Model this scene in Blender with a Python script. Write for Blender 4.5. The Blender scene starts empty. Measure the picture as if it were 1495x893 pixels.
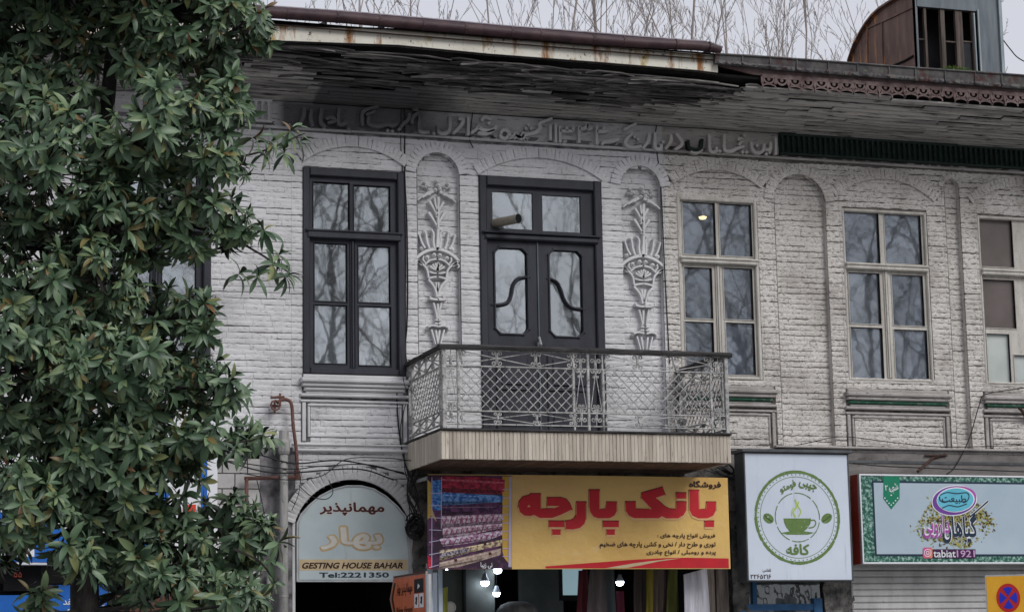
import bpy, bmesh, math, random
import numpy as np
from mathutils import Vector, Matrix, Euler
from math import radians, sin, cos, pi, sqrt, atan2
S = bpy.context.scene
COL = S.collection
random.seed(7); NR = np.random.RandomState(11)

# ------------------------------------------------------------------ camera
CF, CYAW, CPIT, CROL = 3200.0, radians(18.12), radians(9.64), radians(-1.0)
CAM = Vector((0, -22, 1.6))
_F = Vector((sin(CYAW)*cos(CPIT), cos(CYAW)*cos(CPIT), sin(CPIT)))
_R0 = Vector((cos(CYAW), -sin(CYAW), 0)); _U0 = _R0.cross(_F)
_R = _R0*cos(CROL) + _U0*sin(CROL); _U = -_R0*sin(CROL) + _U0*cos(CROL)
cd = bpy.data.cameras.new('camera'); cam = bpy.data.objects.new('camera', cd); COL.objects.link(cam)
cam.matrix_world = Matrix(((_R.x, _U.x, -_F.x, CAM.x), (_R.y, _U.y, -_F.y, CAM.y), (_R.z, _U.z, -_F.z, CAM.z), (0, 0, 0, 1)))
cd.sensor_width = 36; cd.lens = 36*CF/1495; cd.clip_start = .1; cd.clip_end = 2000
S.camera = cam
# ------------------------------------------------------------------ world, sun, exposure
W = bpy.data.worlds.new('World'); S.world = W; W.use_nodes = True
wn = W.node_tree; bg = wn.nodes['Background']
sky = wn.nodes.new('ShaderNodeTexSky'); sky.sky_type = 'NISHITA'; sky.sun_disc = False
SUN_EL, SUN_AZ = radians(40), radians(148)      # azimuth clockwise from +Y: behind the camera, to the right
sky.sun_elevation = SUN_EL; sky.sun_rotation = SUN_AZ; sky.dust_density = 4; sky.air_density = 1.2
mx = wn.nodes.new('ShaderNodeMix'); mx.data_type = 'RGBA'; mx.inputs[0].default_value = .93
mx.inputs[7].default_value = (4.75, 4.83, 5.3, 1)
wn.links.new(sky.outputs[0], mx.inputs[6]); wn.links.new(mx.outputs[2], bg.inputs[0]); bg.inputs[1].default_value = .1
sl = bpy.data.lights.new('sun', 'SUN'); sl.energy = 1.35; sl.angle = radians(30); sl.color = (1, .99, .975)
so = bpy.data.objects.new('sun', sl); COL.objects.link(so)
_sd = Vector((sin(SUN_AZ)*cos(SUN_EL), cos(SUN_AZ)*cos(SUN_EL), sin(SUN_EL)))
so.rotation_euler = _sd.to_track_quat('Z', 'Y').to_euler(); so.location = (0, -30, 30)
S.view_settings.view_transform = 'Standard'; S.view_settings.look = 'None'; S.view_settings.gamma = 1
S.view_settings.exposure = 0.5
S.render.engine = 'CYCLES'; S.cycles.max_bounces = 6; S.cycles.transparent_max_bounces = 8
S.cycles.caustics_reflective = False; S.cycles.caustics_refractive = False

# ------------------------------------------------------------------ measuring: photo pixel -> point on the vertical plane y = Y
def P(px, py, Y=0.0):
    d = _F*CF + _R*(px-747.5) - _U*(py-446.5)
    return CAM + d*((Y-CAM.y)/d.y)
def PR(a, b, Y=0.0):
    p, q = P(a[0], a[1], Y), P(b[0], b[1], Y)
    return (p.x, q.x, q.z, p.z)            # x0, x1, z0, z1
def PX(pts, Y=0.0): return [(P(x, y, Y).x, P(x, y, Y).z) for x, y in pts]

# ------------------------------------------------------------------ mesh helper
class MB:
    def __init__(s): s.v = []; s.f = []
    def add(s, vs, fs):
        n = len(s.v); s.v += [tuple(v) for v in vs]; s.f += [tuple(i+n for i in f) for f in fs]
    def box(s, x0, x1, y0, y1, z0, z1, j=0):
        vs = [(x, y, z) for x in (x0, x1) for y in (y0, y1) for z in (z0, z1)]
        if j: vs = [tuple(c+random.uniform(-j, j) for c in v) for v in vs]
        s.add(vs, [(0, 1, 3, 2), (4, 6, 7, 5), (0, 4, 5, 1), (2, 3, 7, 6), (0, 2, 6, 4), (1, 5, 7, 3)])
        return s
    def cbox(s, x0, x1, y0, y1, z0, z1, c=.006):
        """box whose front (-y) face is chamfered"""
        b = [(x0, z0), (x1, z0), (x1, z1), (x0, z1)]; t = [(x0+c, z0+c), (x1-c, z0+c), (x1-c, z1-c), (x0+c, z1-c)]
        vs = [(x, y1, z) for x, z in b]+[(x, y0+c, z) for x, z in b]+[(x, y0, z) for x, z in t]
        fs = [(3, 2, 1, 0), (8, 9, 10, 11)]
        for k in range(4):
            l = (k+1) % 4; fs += [(k, l, 4+l, 4+k), (4+k, 4+l, 8+l, 8+k)]
        s.add(vs, fs); return s
    def prism(s, poly, y0, y1):
        n = len(poly)
        s.add([(x, y0, z) for x, z in poly]+[(x, y1, z) for x, z in poly],
              [tuple(range(n)), tuple(range(2*n-1, n-1, -1))]+[(k, n+k, n+(k+1) % n, (k+1) % n) for k in range(n)]); return s
    def tube(s, pts, r, n=6, cap=True):
        pts = [Vector(p) for p in pts]; m = len(pts)
        rs = r if isinstance(r, (list, tuple)) else [r]*m
        base = len(s.v); ref = None
        for i, p in enumerate(pts):
            d = (pts[min(i+1, m-1)]-pts[max(i-1, 0)])
            if d.length < 1e-9: d = Vector((0, 0, 1))
            d.normalize()
            if ref is None:
                ref = d.orthogonal().normalized()
            ref = (ref-d*ref.dot(d))
            if ref.length < 1e-6: ref = d.orthogonal()
            ref.normalize(); b = d.cross(ref)
            for k in range(n):
                a = 2*pi*k/n; s.v.append(tuple(p+(ref*cos(a)+b*sin(a))*rs[i]))
        for i in range(m-1):
            for k in range(n):
                a, b2 = base+i*n+k, base+i*n+(k+1) % n
                s.f.append((a, b2, b2+n, a+n))
        if cap:
            s.f.append(tuple(base+k for k in range(n-1, -1, -1))); s.f.append(tuple(base+(m-1)*n+k for k in range(n)))
        return s
    def stroke(s, pts, w, y0, h, top=.6, ends=True):
        """ribbon lying on the plane y = y0, rising h towards -y; pts in (x, z)"""
        m = len(pts); ws = w if isinstance(w, (list, tuple)) else [w]*m
        base = len(s.v)
        for i, (x, z) in enumerate(pts):
            a, b = pts[max(i-1, 0)], pts[min(i+1, m-1)]
            dx, dz = b[0]-a[0], b[1]-a[1]; l = math.hypot(dx, dz) or 1; nx, nz = -dz/l, dx/l
            q = ws[i]/2
            s.v += [(x+nx*q, y0, z+nz*q), (x+nx*q*(.5+top/2), y0-h*.75, z+nz*q*(.5+top/2)), (x+nx*q*top, y0-h, z+nz*q*top),
                    (x-nx*q*top, y0-h, z-nz*q*top), (x-nx*q*(.5+top/2), y0-h*.75, z-nz*q*(.5+top/2)), (x-nx*q, y0, z-nz*q)]
        for i in range(m-1):
            for k in range(5):
                a = base+i*6+k; s.f.append((a, a+1, a+7, a+6))
        s.f.append(tuple(base+k for k in range(5, -1, -1))); s.f.append(tuple(base+(m-1)*6+k for k in range(6)))
        return s
    def blob(s, x, z, r, y0, h, n=8):
        vs = [(x+r*cos(2*pi*k/n), y0, z+r*sin(2*pi*k/n)) for k in range(n)]+[(x+r*.75*cos(2*pi*k/n), y0-h*.7, z+r*.75*sin(2*pi*k/n)) for k in range(n)]+[(x, y0-h, z)]
        s.add(vs, [(k, (k+1) % n, n+(k+1) % n, n+k) for k in range(n)]+[(n+k, n+(k+1) % n, 2*n) for k in range(n)]); return s
    def lathe(s, cx, cy, prof, n=8):
        base = len(s.v)
        for r, z in prof:
            for k in range(n): s.v.append((cx+r*cos(2*pi*k/n), cy+r*sin(2*pi*k/n), z))
        for i in range(len(prof)-1):
            for k in range(n):
                a, b = base+i*n+k, base+i*n+(k+1) % n; s.f.append((a, b, b+n, a+n))
        return s
    def mesh(s, name, m=None, smooth=False):
        me = bpy.data.meshes.new(name); me.from_pydata(s.v, [], s.f)
        if m: me.materials.append(m)
        if smooth: me.shade_smooth()
        bm = bmesh.new(); bm.from_mesh(me); bmesh.ops.recalc_face_normals(bm, faces=bm.faces); bm.to_mesh(me); bm.free()
        me.update(); return me

def smooth(pts, k=5):
    """Catmull-Rom through 2-D or 3-D points"""
    if len(pts) < 3: return [tuple(p) for p in pts]
    q = [np.array(p, float) for p in pts]; q = [2*q[0]-q[1]]+q+[2*q[-1]-q[-2]]; out = []
    for i in range(1, len(q)-2):
        for j in range(k):
            t = j/k; a, b, c, d = q[i-1:i+3]
            out.append(tuple(.5*((2*b)+(-a+c)*t+(2*a-5*b+4*c-d)*t*t+(-a+3*b-3*c+d)*t**3)))
    out.append(tuple(q[-2])); return out

def link(o, parent=None):
    COL.objects.link(o)
    if parent is not None:
        o.parent = parent
    return o
def obj(name, mb, m, parent=None, smooth=False, kind=None, label=None):
    """mesh in world coordinates -> one object under its parent"""
    me = mb if isinstance(mb, bpy.types.Mesh) else mb.mesh(name, m, smooth)
    if isinstance(mb, bpy.types.Mesh) and m and not me.materials: me.materials.append(m)
    o = bpy.data.objects.new(name, me); link(o, parent)
    if parent is not None: o.location = -wloc(parent)
    if kind: o['kind'] = kind
    if label: o['label'] = label
    return o
def wloc(o):
    v = Vector(o.location); p = o.parent
    while p is not None: v += Vector(p.location); p = p.parent
    return v
def inst(name, me, parent, loc, rot=None, scale=None):
    """shared mesh placed at world loc under parent"""
    o = bpy.data.objects.new(name, me); link(o, parent)
    o.location = Vector(loc)-(wloc(parent) if parent is not None else Vector())
    if rot is not None: o.rotation_euler = rot
    if scale is not None: o.scale = scale
    return o
def tag(o, label, cat, group=None):
    o['label'] = label; o['category'] = cat
    if group: o['group'] = group
    return o
def thing(name, label, cat, loc, group=None):
    o = bpy.data.objects.new(name, None); COL.objects.link(o); o.location = loc; o.empty_display_size = .2
    return tag(o, label, cat, group)
def struct(name, mb, m, smooth=False):
    o = obj(name, mb, m, None, smooth); o['kind'] = 'structure'; return o

# ------------------------------------------------------------------ materials
def mat(name, cols, scale=3.0, stretch=(1, 1, 1), rough=.8, bump=.0, bscale=60, metal=0, spec=.3, fleck=None, detail=8, var=0.0, pos=(.35, .65), bdist=.01, coat=0, stain=None, fine=0):
    """noise-mixed colours in world position; fleck=(colour, scale, threshold, softness); stain=[(colour, expression inputs)]"""
    m = bpy.data.materials.new(name); m.use_nodes = True; n = m.node_tree; b = n.nodes['Principled BSDF']
    L = n.links.new; N = n.nodes.new
    geo = N('ShaderNodeNewGeometry'); mp = N('ShaderNodeMapping'); mp.inputs['Scale'].default_value = stretch; L(geo.outputs['Position'], mp.inputs[0])
    no = N('ShaderNodeTexNoise'); no.inputs['Scale'].default_value = scale; no.inputs['Detail'].default_value = detail; no.inputs['Roughness'].default_value = .6; L(mp.outputs[0], no.inputs[0])
    cr = N('ShaderNodeValToRGB'); e = cr.color_ramp.elements
    if len(cols) == 1: cols = [cols[0], cols[0]]
    for i, c in enumerate(cols):
        p = pos[0]+(pos[1]-pos[0])*i/(len(cols)-1)
        if i < 2: el = e[i]; el.position = p
        else: el = e.new(p)
        el.color = (*c, 1)
    L(no.outputs[0], cr.inputs[0]); out = cr.outputs[0]
    if var:
        oi = N('ShaderNodeObjectInfo'); mm = N('ShaderNodeMath'); mm.operation = 'MULTIPLY_ADD'; mm.inputs[1].default_value = 2*var; mm.inputs[2].default_value = 1-var; L(oi.outputs['Random'], mm.inputs[0])
        hv = N('ShaderNodeHueSaturation'); L(mm.outputs[0], hv.inputs['Value']); L(out, hv.inputs['Color']); out = hv.outputs[0]
    for fl in (fleck if isinstance(fleck, list) else [fleck] if fleck else []):
        c, fs, th, sf = fl[:4]; st = fl[4] if len(fl) > 4 else (1, 1, 1)
        mp2 = N('ShaderNodeMapping'); mp2.inputs['Scale'].default_value = st; L(geo.outputs['Position'], mp2.inputs[0])
        n2 = N('ShaderNodeTexNoise'); n2.inputs['Scale'].default_value = fs; n2.inputs['Detail'].default_value = 10; n2.inputs['Roughness'].default_value = .65; L(mp2.outputs[0], n2.inputs[0])
        mr = N('ShaderNodeMapRange'); mr.inputs[1].default_value = th; mr.inputs[2].default_value = th+sf; L(n2.outputs[0], mr.inputs[0])
        mi = N('ShaderNodeMix'); mi.data_type = 'RGBA'; L(mr.outputs[0], mi.inputs[0]); L(out, mi.inputs[6]); mi.inputs[7].default_value = (*c, 1); out = mi.outputs[2]
    if stain:
        out = stain(n, geo, out)
    L(out, b.inputs['Base Color'])
    b.inputs['Roughness'].default_value = rough; b.inputs['Metallic'].default_value = metal; b.inputs['Specular IOR Level'].default_value = spec
    if coat: b.inputs['Coat Weight'].default_value = coat
    if bump:
        nb = N('ShaderNodeTexNoise'); nb.inputs['Scale'].default_value = bscale; nb.inputs['Detail'].default_value = 6; nb.inputs['Roughness'].default_value = .65; L(mp.outputs[0], nb.inputs[0])
        bp = N('ShaderNodeBump'); bp.inputs['Strength'].default_value = bump; bp.inputs['Distance'].default_value = bdist; L(nb.outputs[0], bp.inputs['Height']); L(bp.outputs[0], b.inputs['Normal'])
    return m
def flat(name, c, rough=.6, spec=.3, metal=0, var=.08):
    d = tuple(max(0, x*(1-var*2)) for x in c)
    return mat(name, [d, c], 8, rough=rough, spec=spec, metal=metal)
def emis(name, c, s):
    m = bpy.data.materials.new(name); m.use_nodes = True; b = m.node_tree.nodes['Principled BSDF']
    b.inputs['Base Color'].default_value = (*c, 1); b.inputs['Emission Color'].default_value = (*c, 1); b.inputs['Emission Strength'].default_value = s; return m
def glass(name, refl, tint, rough=.02, wave=.15, dust=.16):
    m = bpy.data.materials.new(name); m.use_nodes = True; n = m.node_tree; N = n.nodes.new; L = n.links.new
    n.nodes.remove(n.nodes['Principled BSDF']); out = n.nodes['Material Output']
    tr = N('ShaderNodeBsdfTransparent'); tr.inputs[0].default_value = (*tint, 1)
    gl = N('ShaderNodeBsdfGlossy'); gl.inputs['Roughness'].default_value = rough; gl.inputs[0].default_value = (.92, .97, 1, 1)
    no = N('ShaderNodeTexNoise'); no.inputs['Scale'].default_value = 4; no.inputs['Detail'].default_value = 2; geo = N('ShaderNodeNewGeometry'); L(geo.outputs['Position'], no.inputs[0])
    bp = N('ShaderNodeBump'); bp.inputs['Strength'].default_value = wave; bp.inputs['Distance'].default_value = .02; L(no.outputs[0], bp.inputs['Height']); L(bp.outputs[0], gl.inputs['Normal'])
    # dusty, uneven reflectance
    n2 = N('ShaderNodeTexNoise'); n2.inputs['Scale'].default_value = 2.2; n2.inputs['Detail'].default_value = 6; L(geo.outputs['Position'], n2.inputs[0])
    mr = N('ShaderNodeMapRange'); mr.inputs[3].default_value = refl*.8; mr.inputs[4].default_value = refl*1.25; L(n2.outputs[0], mr.inputs[0]); oi = N('ShaderNodeObjectInfo'); ma = N('ShaderNodeMath'); ma.operation = 'MULTIPLY_ADD'; ma.inputs[1].default_value = .55; ma.inputs[2].default_value = .68; L(oi.outputs['Random'], ma.inputs[0]); mm = N('ShaderNodeMath'); mm.operation = 'MULTIPLY'; L(mr.outputs[0], mm.inputs[0]); L(ma.outputs[0], mm.inputs[1]); mr = mm
    mi = N('ShaderNodeMixShader'); L(mr.outputs[0], mi.inputs[0]); L(tr.outputs[0], mi.inputs[1]); L(gl.outputs[0], mi.inputs[2])
    du = N('ShaderNodeBsdfDiffuse'); du.inputs[0].default_value = (.42, .44, .46, 1); md = N('ShaderNodeMixShader')      # dust film
    n3 = N('ShaderNodeTexNoise'); n3.inputs['Scale'].default_value = 5; n3.inputs['Detail'].default_value = 8; L(geo.outputs['Position'], n3.inputs[0]); m3 = N('ShaderNodeMapRange'); m3.inputs[1].default_value = .3; m3.inputs[2].default_value = .75; m3.inputs[3].default_value = dust*.5; m3.inputs[4].default_value = dust*1.7; L(n3.outputs[0], m3.inputs[0])
    L(m3.outputs[0], md.inputs[0]); L(mi.outputs[0], md.inputs[1]); L(du.outputs[0], md.inputs[2]); L(md.outputs[0], out.inputs[0]); return m

def soot(n, geo, out):
    """the dark tarred patch on the frieze and soffit over the first window, and paint run-off below the eaves"""
    N, L = n.nodes.new, n.links.new
    def rng(sock, a, b):
        r = N('ShaderNodeMapRange'); r.inputs[1].default_value = a; r.inputs[2].default_value = b; L(sock, r.inputs[0]); return r.outputs[0]
    def mul(a, b):
        r = N('ShaderNodeMath'); r.operation = 'MULTIPLY'; L(a, r.inputs[0]); L(b, r.inputs[1]); return r.outputs[0]
    sx = N('ShaderNodeSeparateXYZ'); L(geo.outputs['Position'], sx.inputs[0])
    no = N('ShaderNodeTexNoise'); no.inputs['Scale'].default_value = 2.5; no.inputs['Detail'].default_value = 6; L(geo.outputs['Position'], no.inputs[0])
    ad = N('ShaderNodeMath'); ad.operation = 'MULTIPLY_ADD'; ad.inputs[1].default_value = .9; L(no.outputs[0], ad.inputs[0]); L(sx.outputs[0], ad.inputs[2])
    ax = mul(rng(sx.outputs[0], 4.98, 5.03), rng(ad.outputs[0], 7.2, 6.6))
    bx = mul(ax, rng(sx.outputs[2], 7.30, 7.40))
    # lower left half of the letters
    cx = mul(mul(rng(sx.outputs[0], 4.62, 4.72), rng(ad.outputs[0], 6.6, 6.0)), mul(rng(sx.outputs[2], 7.31, 7.36), rng(sx.outputs[2], 7.66, 7.6)))
    mxm = N('ShaderNodeMath'); mxm.operation = 'MAXIMUM'; L(bx, mxm.inputs[0]); L(cx, mxm.inputs[1])
    mi = N('ShaderNodeMix'); mi.data_type = 'RGBA'; 
    sc = N('ShaderNodeMath'); sc.operation = 'MULTIPLY'; sc.inputs[1].default_value = .9; L(mxm.outputs[0], sc.inputs[0])
    L(sc.outputs[0], mi.inputs[0]); L(out, mi.inputs[6]); mi.inputs[7].default_value = (.07, .07, .078, 1)
    return mi.outputs[2]

GR = (.16, .15, .155)
M = {}
M['wbrick'] = mat('whitewashed brick', [(.47, .465, .47), (.62, .615, .625), (.69, .685, .70)], 1.3, rough=.85, bump=.55, bscale=60, fleck=[((.20, .195, .195), 34, .58, .09, (.6, 1, 2.4)), ((.34, .31, .28), 3.0, .60, .2, (1, 1, .4))], bdist=.006, stain=soot)
M['wmortar'] = mat('whitewashed joint', [(.06, .058, .06), (.26, .25, .26)], 7, rough=.95, bump=.6, stain=soot)
M['cbrick'] = mat('flaking limewash brick', [(.46, .43, .40), (.60, .57, .535), (.66, .63, .60)], 1.6, rough=.9, bump=.8, bscale=60, fleck=[((.15, .132, .12), 42, .54, .09, (.7, 1, 2.0)), ((.26, .23, .205), 2.2, .58, .2, (1, 1, .5))], bdist=.009)
M['cmortar'] = mat('flaking limewash joint', [(.05, .045, .04), (.20, .185, .17)], 9, rough=.95, bump=.6)
M['wplaster'] = mat('whitewashed moulding', [(.48, .475, .48), (.62, .615, .63)], 2.5, rough=.85, bump=.5, bscale=50, fleck=[((.16, .15, .15), 22, .62, .1, (.6, 1, 2.5))], stain=soot)
M['frieze_w'] = mat('dark flecked whitewashed frieze', [(.44, .435, .44), (.60, .595, .605)], 2.2, stretch=(.6, 1, 3), rough=.9, bump=.8, bscale=45, fleck=[((.09, .088, .09), 16, .56, .1, (.4, 1, 3))], stain=soot)  # bed toned slightly darker than its raised letters, with dark flecks
M['frieze_c'] = mat('dark flecked limewash frieze', [(.34, .32, .30), (.50, .475, .45)], 2.2, stretch=(.6, 1, 3), rough=.9, bump=.8, bscale=45, fleck=[((.06, .055, .05), 16, .56, .1, (.4, 1, 3))])  # likewise darker than the letters on it
M['letter_w'] = mat('whitewashed plaster letter', [(.48, .475, .48), (.62, .615, .625)], 3, rough=.85, bump=.5, bscale=60, bdist=.006, stain=soot)
M['letter_c'] = mat('limewashed plaster letter', [(.44, .42, .40), (.60, .575, .55)], 3, rough=.85, bump=.5, bscale=60, bdist=.006)
M['stucco'] = mat('pale stucco relief', [(.54, .535, .54), (.70, .695, .705)], 3, rough=.8, bump=.5, bscale=60, bdist=.006, fleck=((.3, .29, .29), 24, .66, .08))
M['cplaster'] = mat('worn limewash moulding', [(.30, .28, .265), (.46, .435, .415)], 2.5, rough=.9, bump=.7, bscale=55, fleck=[((.10, .09, .082), 28, .57, .1, (.6, 1, 2.2))])
M['green_trim'] = mat('flaked green paint', [(.014, .06, .036), (.022, .10, .06)], 9, rough=.8, bump=.5, fleck=((.20, .19, .17), 20, .56, .08))
M['dkgreen'] = mat('dark green paint', [(.006, .014, .012), (.015, .036, .028)], 12, rough=.6, bump=.5, bscale=80)
M['black_wood'] = mat('charcoal painted wood', [(.020, .021, .028), (.036, .038, .050)], 5, rough=.5, bump=.3, bscale=70, stretch=(1, 1, .3), fleck=((.12, .12, .13), 60, .70, .05))
M['cream_wood'] = mat('cracked cream painted wood', [(.46, .43, .39), (.62, .60, .55)], 4, rough=.75, bump=.7, bscale=90, stretch=(3, 3, .5), fleck=((.11, .095, .08), 60, .60, .07, (2, 2, .35)))
M['glass_grey'] = glass('grey reflecting glass', .36, (.75, .8, .82), wave=.014, dust=.045)
M['glass_blue'] = glass('blue grey glass', .20, (.6, .7, .84), wave=.014, dust=.12)
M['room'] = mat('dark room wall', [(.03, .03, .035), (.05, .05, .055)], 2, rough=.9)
M['iron'] = mat('weathered white ironwork', [(.24, .235, .23), (.52, .51, .50)], 14, rough=.6, fleck=((.04, .035, .03), 50, .55, .08), bump=.4, bscale=120)
M['rail_wood'] = mat('rotten dark handrail', [(.018, .017, .018), (.075, .07, .07)], 7, stretch=(.4, 1, 5), rough=.85, bump=1, bscale=40, fleck=((.2, .19, .18), 30, .64, .06, (.3, 1, 3)))
M['slat'] = mat('cream cladding slat', [(.40, .35, .29), (.58, .52, .44)], 3, stretch=(6, 6, .5), rough=.7, bump=.3, bscale=60, var=.12, fleck=((.16, .12, .085), 14, .60, .12, (3, 3, .5)))
M['slab'] = mat('balcony slab', [(.07, .06, .055), (.14, .12, .105)], 5, rough=.9, bump=.5)
M['soffit_board'] = mat('weathered soffit board', [(.24, .23, .22), (.46, .44, .415), (.35, .345, .33)], 2.2, stretch=(.5, 2, 5), rough=.9, bump=.8, bscale=30, var=.22, fleck=((.03, .03, .03), 12, .56, .07, (.25, 2, 4)), stain=soot)
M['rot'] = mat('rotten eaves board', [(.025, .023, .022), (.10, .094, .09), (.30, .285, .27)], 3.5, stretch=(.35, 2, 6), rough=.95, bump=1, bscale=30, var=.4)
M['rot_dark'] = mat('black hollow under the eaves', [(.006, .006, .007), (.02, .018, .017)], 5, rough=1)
M['fascia'] = mat('rust stained cream fascia', [(.60, .57, .49), (.70, .68, .60)], 2, rough=.6, bump=.25, fleck=[((.26, .11, .03), 2.6, .53, .10, (2.6, 1, .5)), ((.40, .30, .10), 5, .56, .10, (1, 1, .7)), ((.07, .06, .04), 18, .60, .06)])
M['gutter'] = mat('maroon sheet gutter', [(.035, .018, .022), (.075, .04, .045)], 6, rough=.5, bump=.4, fleck=((.16, .13, .12), 18, .66, .08))
M['gutter_grey'] = mat('grey mossy gutter', [(.05, .045, .05), (.11, .105, .10)], 8, rough=.7, bump=.6, fleck=[((.13, .15, .10), 22, .58, .1), ((.07, .025, .022), 5, .55, .1)])
M['lace'] = mat('maroon tin lace', [(.08, .045, .043), (.17, .12, .115)], 7, rough=.6, bump=.5, fleck=((.18, .155, .14), 26, .62, .08))
M['roof'] = mat('brown sheet roof', [(.05, .03, .028), (.10, .06, .05)], 3, rough=.6, bump=.4)
M['rust_sheet'] = mat('rusty sheet cladding', [(.11, .066, .052), (.20, .125, .10)], 3, stretch=(2, 2, .5), rough=.65, bump=.3, fleck=[((.50, .22, .07), 4.5, .55, .10, (1, 1.6, .2)), ((.03, .018, .016), 9, .6, .1, (1, 2, .4))])
M['tin_grey'] = mat('blue grey tin', [(.09, .11, .13), (.17, .20, .22)], 4, stretch=(2, 2, .3), rough=.6, bump=.2)
M['old_wood'] = mat('grey brown timber', [(.05, .04, .035), (.14, .115, .10)], 6, stretch=(4, 4, .4), rough=.85, bump=.6)
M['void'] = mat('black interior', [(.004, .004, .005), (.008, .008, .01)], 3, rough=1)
M['rust_dark'] = mat('dark rusted iron', [(.03, .018, .014), (.08, .04, .03)], 16, rough=.9, bump=.6)
M['rust'] = mat('rusty pipe paint', [(.11, .05, .042), (.19, .095, .08)], 16, rough=.7, bump=.6, fleck=((.32, .27, .25), 40, .63, .07))
M['grey_pipe'] = mat('grey cement pipe', [(.22, .22, .21), (.38, .37, .36)], 6, stretch=(3, 3, .6), rough=.8, bump=.4, fleck=((.10, .09, .08), 20, .6, .1))
M['cable'] = flat('black cable', (.012, .012, .014), .5)
M['dirty_pier_shade'] = mat('sooty crumbling pier and balcony shade', [(.035, .034, .034), (.12, .115, .11), (.20, .19, .18)], 5, rough=.95, bump=1, bscale=16, bdist=.03, fleck=((.02, .02, .02), 12, .57, .1))  # soot on the piers; on the beam its darkness stands for shade
M['stone'] = mat('cream stone block', [(.38, .37, .36), (.52, .51, .50)], 4, rough=.8, bump=.3, var=.08, fleck=((.2, .18, .16), 18, .64, .1))
M['stone_joint'] = flat('dark stone joint', (.05, .048, .045), .9)
M['concrete'] = mat('grimy concrete band', [(.13, .12, .115), (.27, .25, .24)], 3, stretch=(.6, 1, 1.5), rough=.9, bump=.5, fleck=((.06, .05, .05), 6, .58, .12))
M['shutter'] = mat('grey roller shutter', [(.38, .375, .37), (.56, .55, .54)], 4, stretch=(1, 1, .4), rough=.6, bump=.2, var=.06, fleck=((.1, .09, .085), 12, .64, .08))
M['sign_blue_white'] = mat('pale blue sign face', [(.40, .47, .49), (.49, .56, .57)], 1.5, rough=.35, fleck=[((.26, .29, .29), 14, .68, .08), ((.34, .37, .37), 3, .58, .15, (3, 1, .4))])
M['sign_white'] = mat('white lightbox face', [(.55, .61, .71), (.62, .68, .77)], 1, rough=.35, fleck=[((.42, .47, .55), 9, .68, .1), ((.46, .50, .56), 4, .58, .15, (4, 1, .3))])
M['sign_edge'] = mat('dark grey sign frame', [(.05, .055, .06), (.10, .105, .11)], 6, rough=.5)
M['sign_alu'] = mat('aluminium sign frame', [(.35, .37, .38), (.5, .52, .53)], 6, rough=.4, metal=.3)
M['banner'] = mat('yellow printed banner', [(.56, .34, .09), (.68, .44, .13), (.62, .38, .14)], 1.2, rough=.4, spec=.5, bump=.4, bscale=2.2, bdist=.05, pos=(.3, .7), fleck=((.68, .50, .25), 3, .62, .15, (1, 1, 2)))
M['red'] = flat('red print', (.52, .012, .022), .5)
M['red_dark'] = flat('dark red edge print', (.20, .01, .015), .5)
M['peach'] = flat('peach outline print', (.72, .42, .20), .5)
M['ink'] = flat('dark brown print', (.035, .012, .01), .5)
M['black_ink'] = flat('black print', (.012, .012, .016), .5)
M['navy'] = flat('navy print', (.012, .03, .06), .5)
M['gold'] = flat('golden outline print', (.55, .40, .20), .5)
M['cream_print'] = flat('cream print', (.62, .60, .55), .5)
M['tan'] = flat('tan stripe print', (.55, .43, .26), .5)
M['maroon'] = flat('maroon print', (.07, .012, .014), .5)
M['logo_green'] = mat('worn green print', [(.10, .17, .05), (.13, .22, .06)], 20, rough=.5, fleck=((.50, .57, .62), 34, .63, .04))
M['lime'] = flat('lime print', (.42, .55, .12), .5)
M['badge'] = flat('emerald print', (.005, .20, .11), .5)
M['white_print'] = flat('white print', (.75, .76, .80), .5, var=.03)
M['purple'] = flat('purple print', (.16, .05, .30), .5)
M['magenta'] = flat('magenta print', (.40, .09, .38), .5)
M['aqua'] = flat('aqua print', (.12, .48, .62), .5)
M['herb'] = mat('crushed herb print', [(.06, .04, .02), (.22, .20, .03), (.35, .33, .06), (.10, .05, .03)], 45, rough=.6, pos=(.3, .7))
M['leafy'] = mat('leaf pattern print', [(.01, .05, .04), (.03, .14, .10), (.33, .47, .42)], 26, rough=.5, pos=(.38, .62))
M['ig'] = mat('gradient icon print', [(.50, .05, .30), (.75, .30, .05)], 5, rough=.5)
M['orange_sign'] = mat('faded orange sign', [(.50, .13, .065), (.60, .18, .09)], 5, stretch=(3, 3, .4), rough=.5, fleck=((.65, .33, .22), 12, .64, .08, (3, 3, .4)))
M['yellow_sign'] = mat('amber sign face', [(.68, .32, .02), (.76, .40, .03)], 3, rough=.4)
M['blue_paint'] = mat('blue door paint', [(.015, .07, .17), (.03, .12, .26)], 6, rough=.5, bump=.2)
M['blue_sign'] = flat('blue sign face', (.015, .13, .50), .5)
M['blue_white'] = mat('pale blue painted post', [(.30, .38, .46), (.42, .50, .58)], 5, rough=.5)
M['brown_wood'] = mat('brown panel door', [(.06, .028, .018), (.12, .055, .035)], 6, stretch=(4, 4, .5), rough=.6, bump=.4)
M['bulb'] = emis('lit bulb', (.75, .86, 1), 26)
M['warm_bulb'] = emis('warm lamp', (1, .55, .18), 6)
M['bulb_base'] = flat('bulb base', (.3, .32, .36), .4)
M['bark'] = mat('dark magnolia bark', [(.018, .016, .015), (.05, .045, .042)], 8, stretch=(3, 3, 1), rough=.9, bump=.8)
M['bare_bark'] = mat('grey brown bare bark', [(.22, .19, .18), (.36, .32, .30)], 4, rough=.9)
M['asphalt'] = mat('worn asphalt', [(.10, .10, .10), (.15, .15, .148)], 12, rough=.9, bump=.4)
M['paving'] = mat('grey paving', [(.36, .355, .35), (.50, .495, .485)], 5, rough=.9, bump=.3)
M['shop_floor'] = flat('shop floor', (.10, .095, .09), .5)
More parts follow.
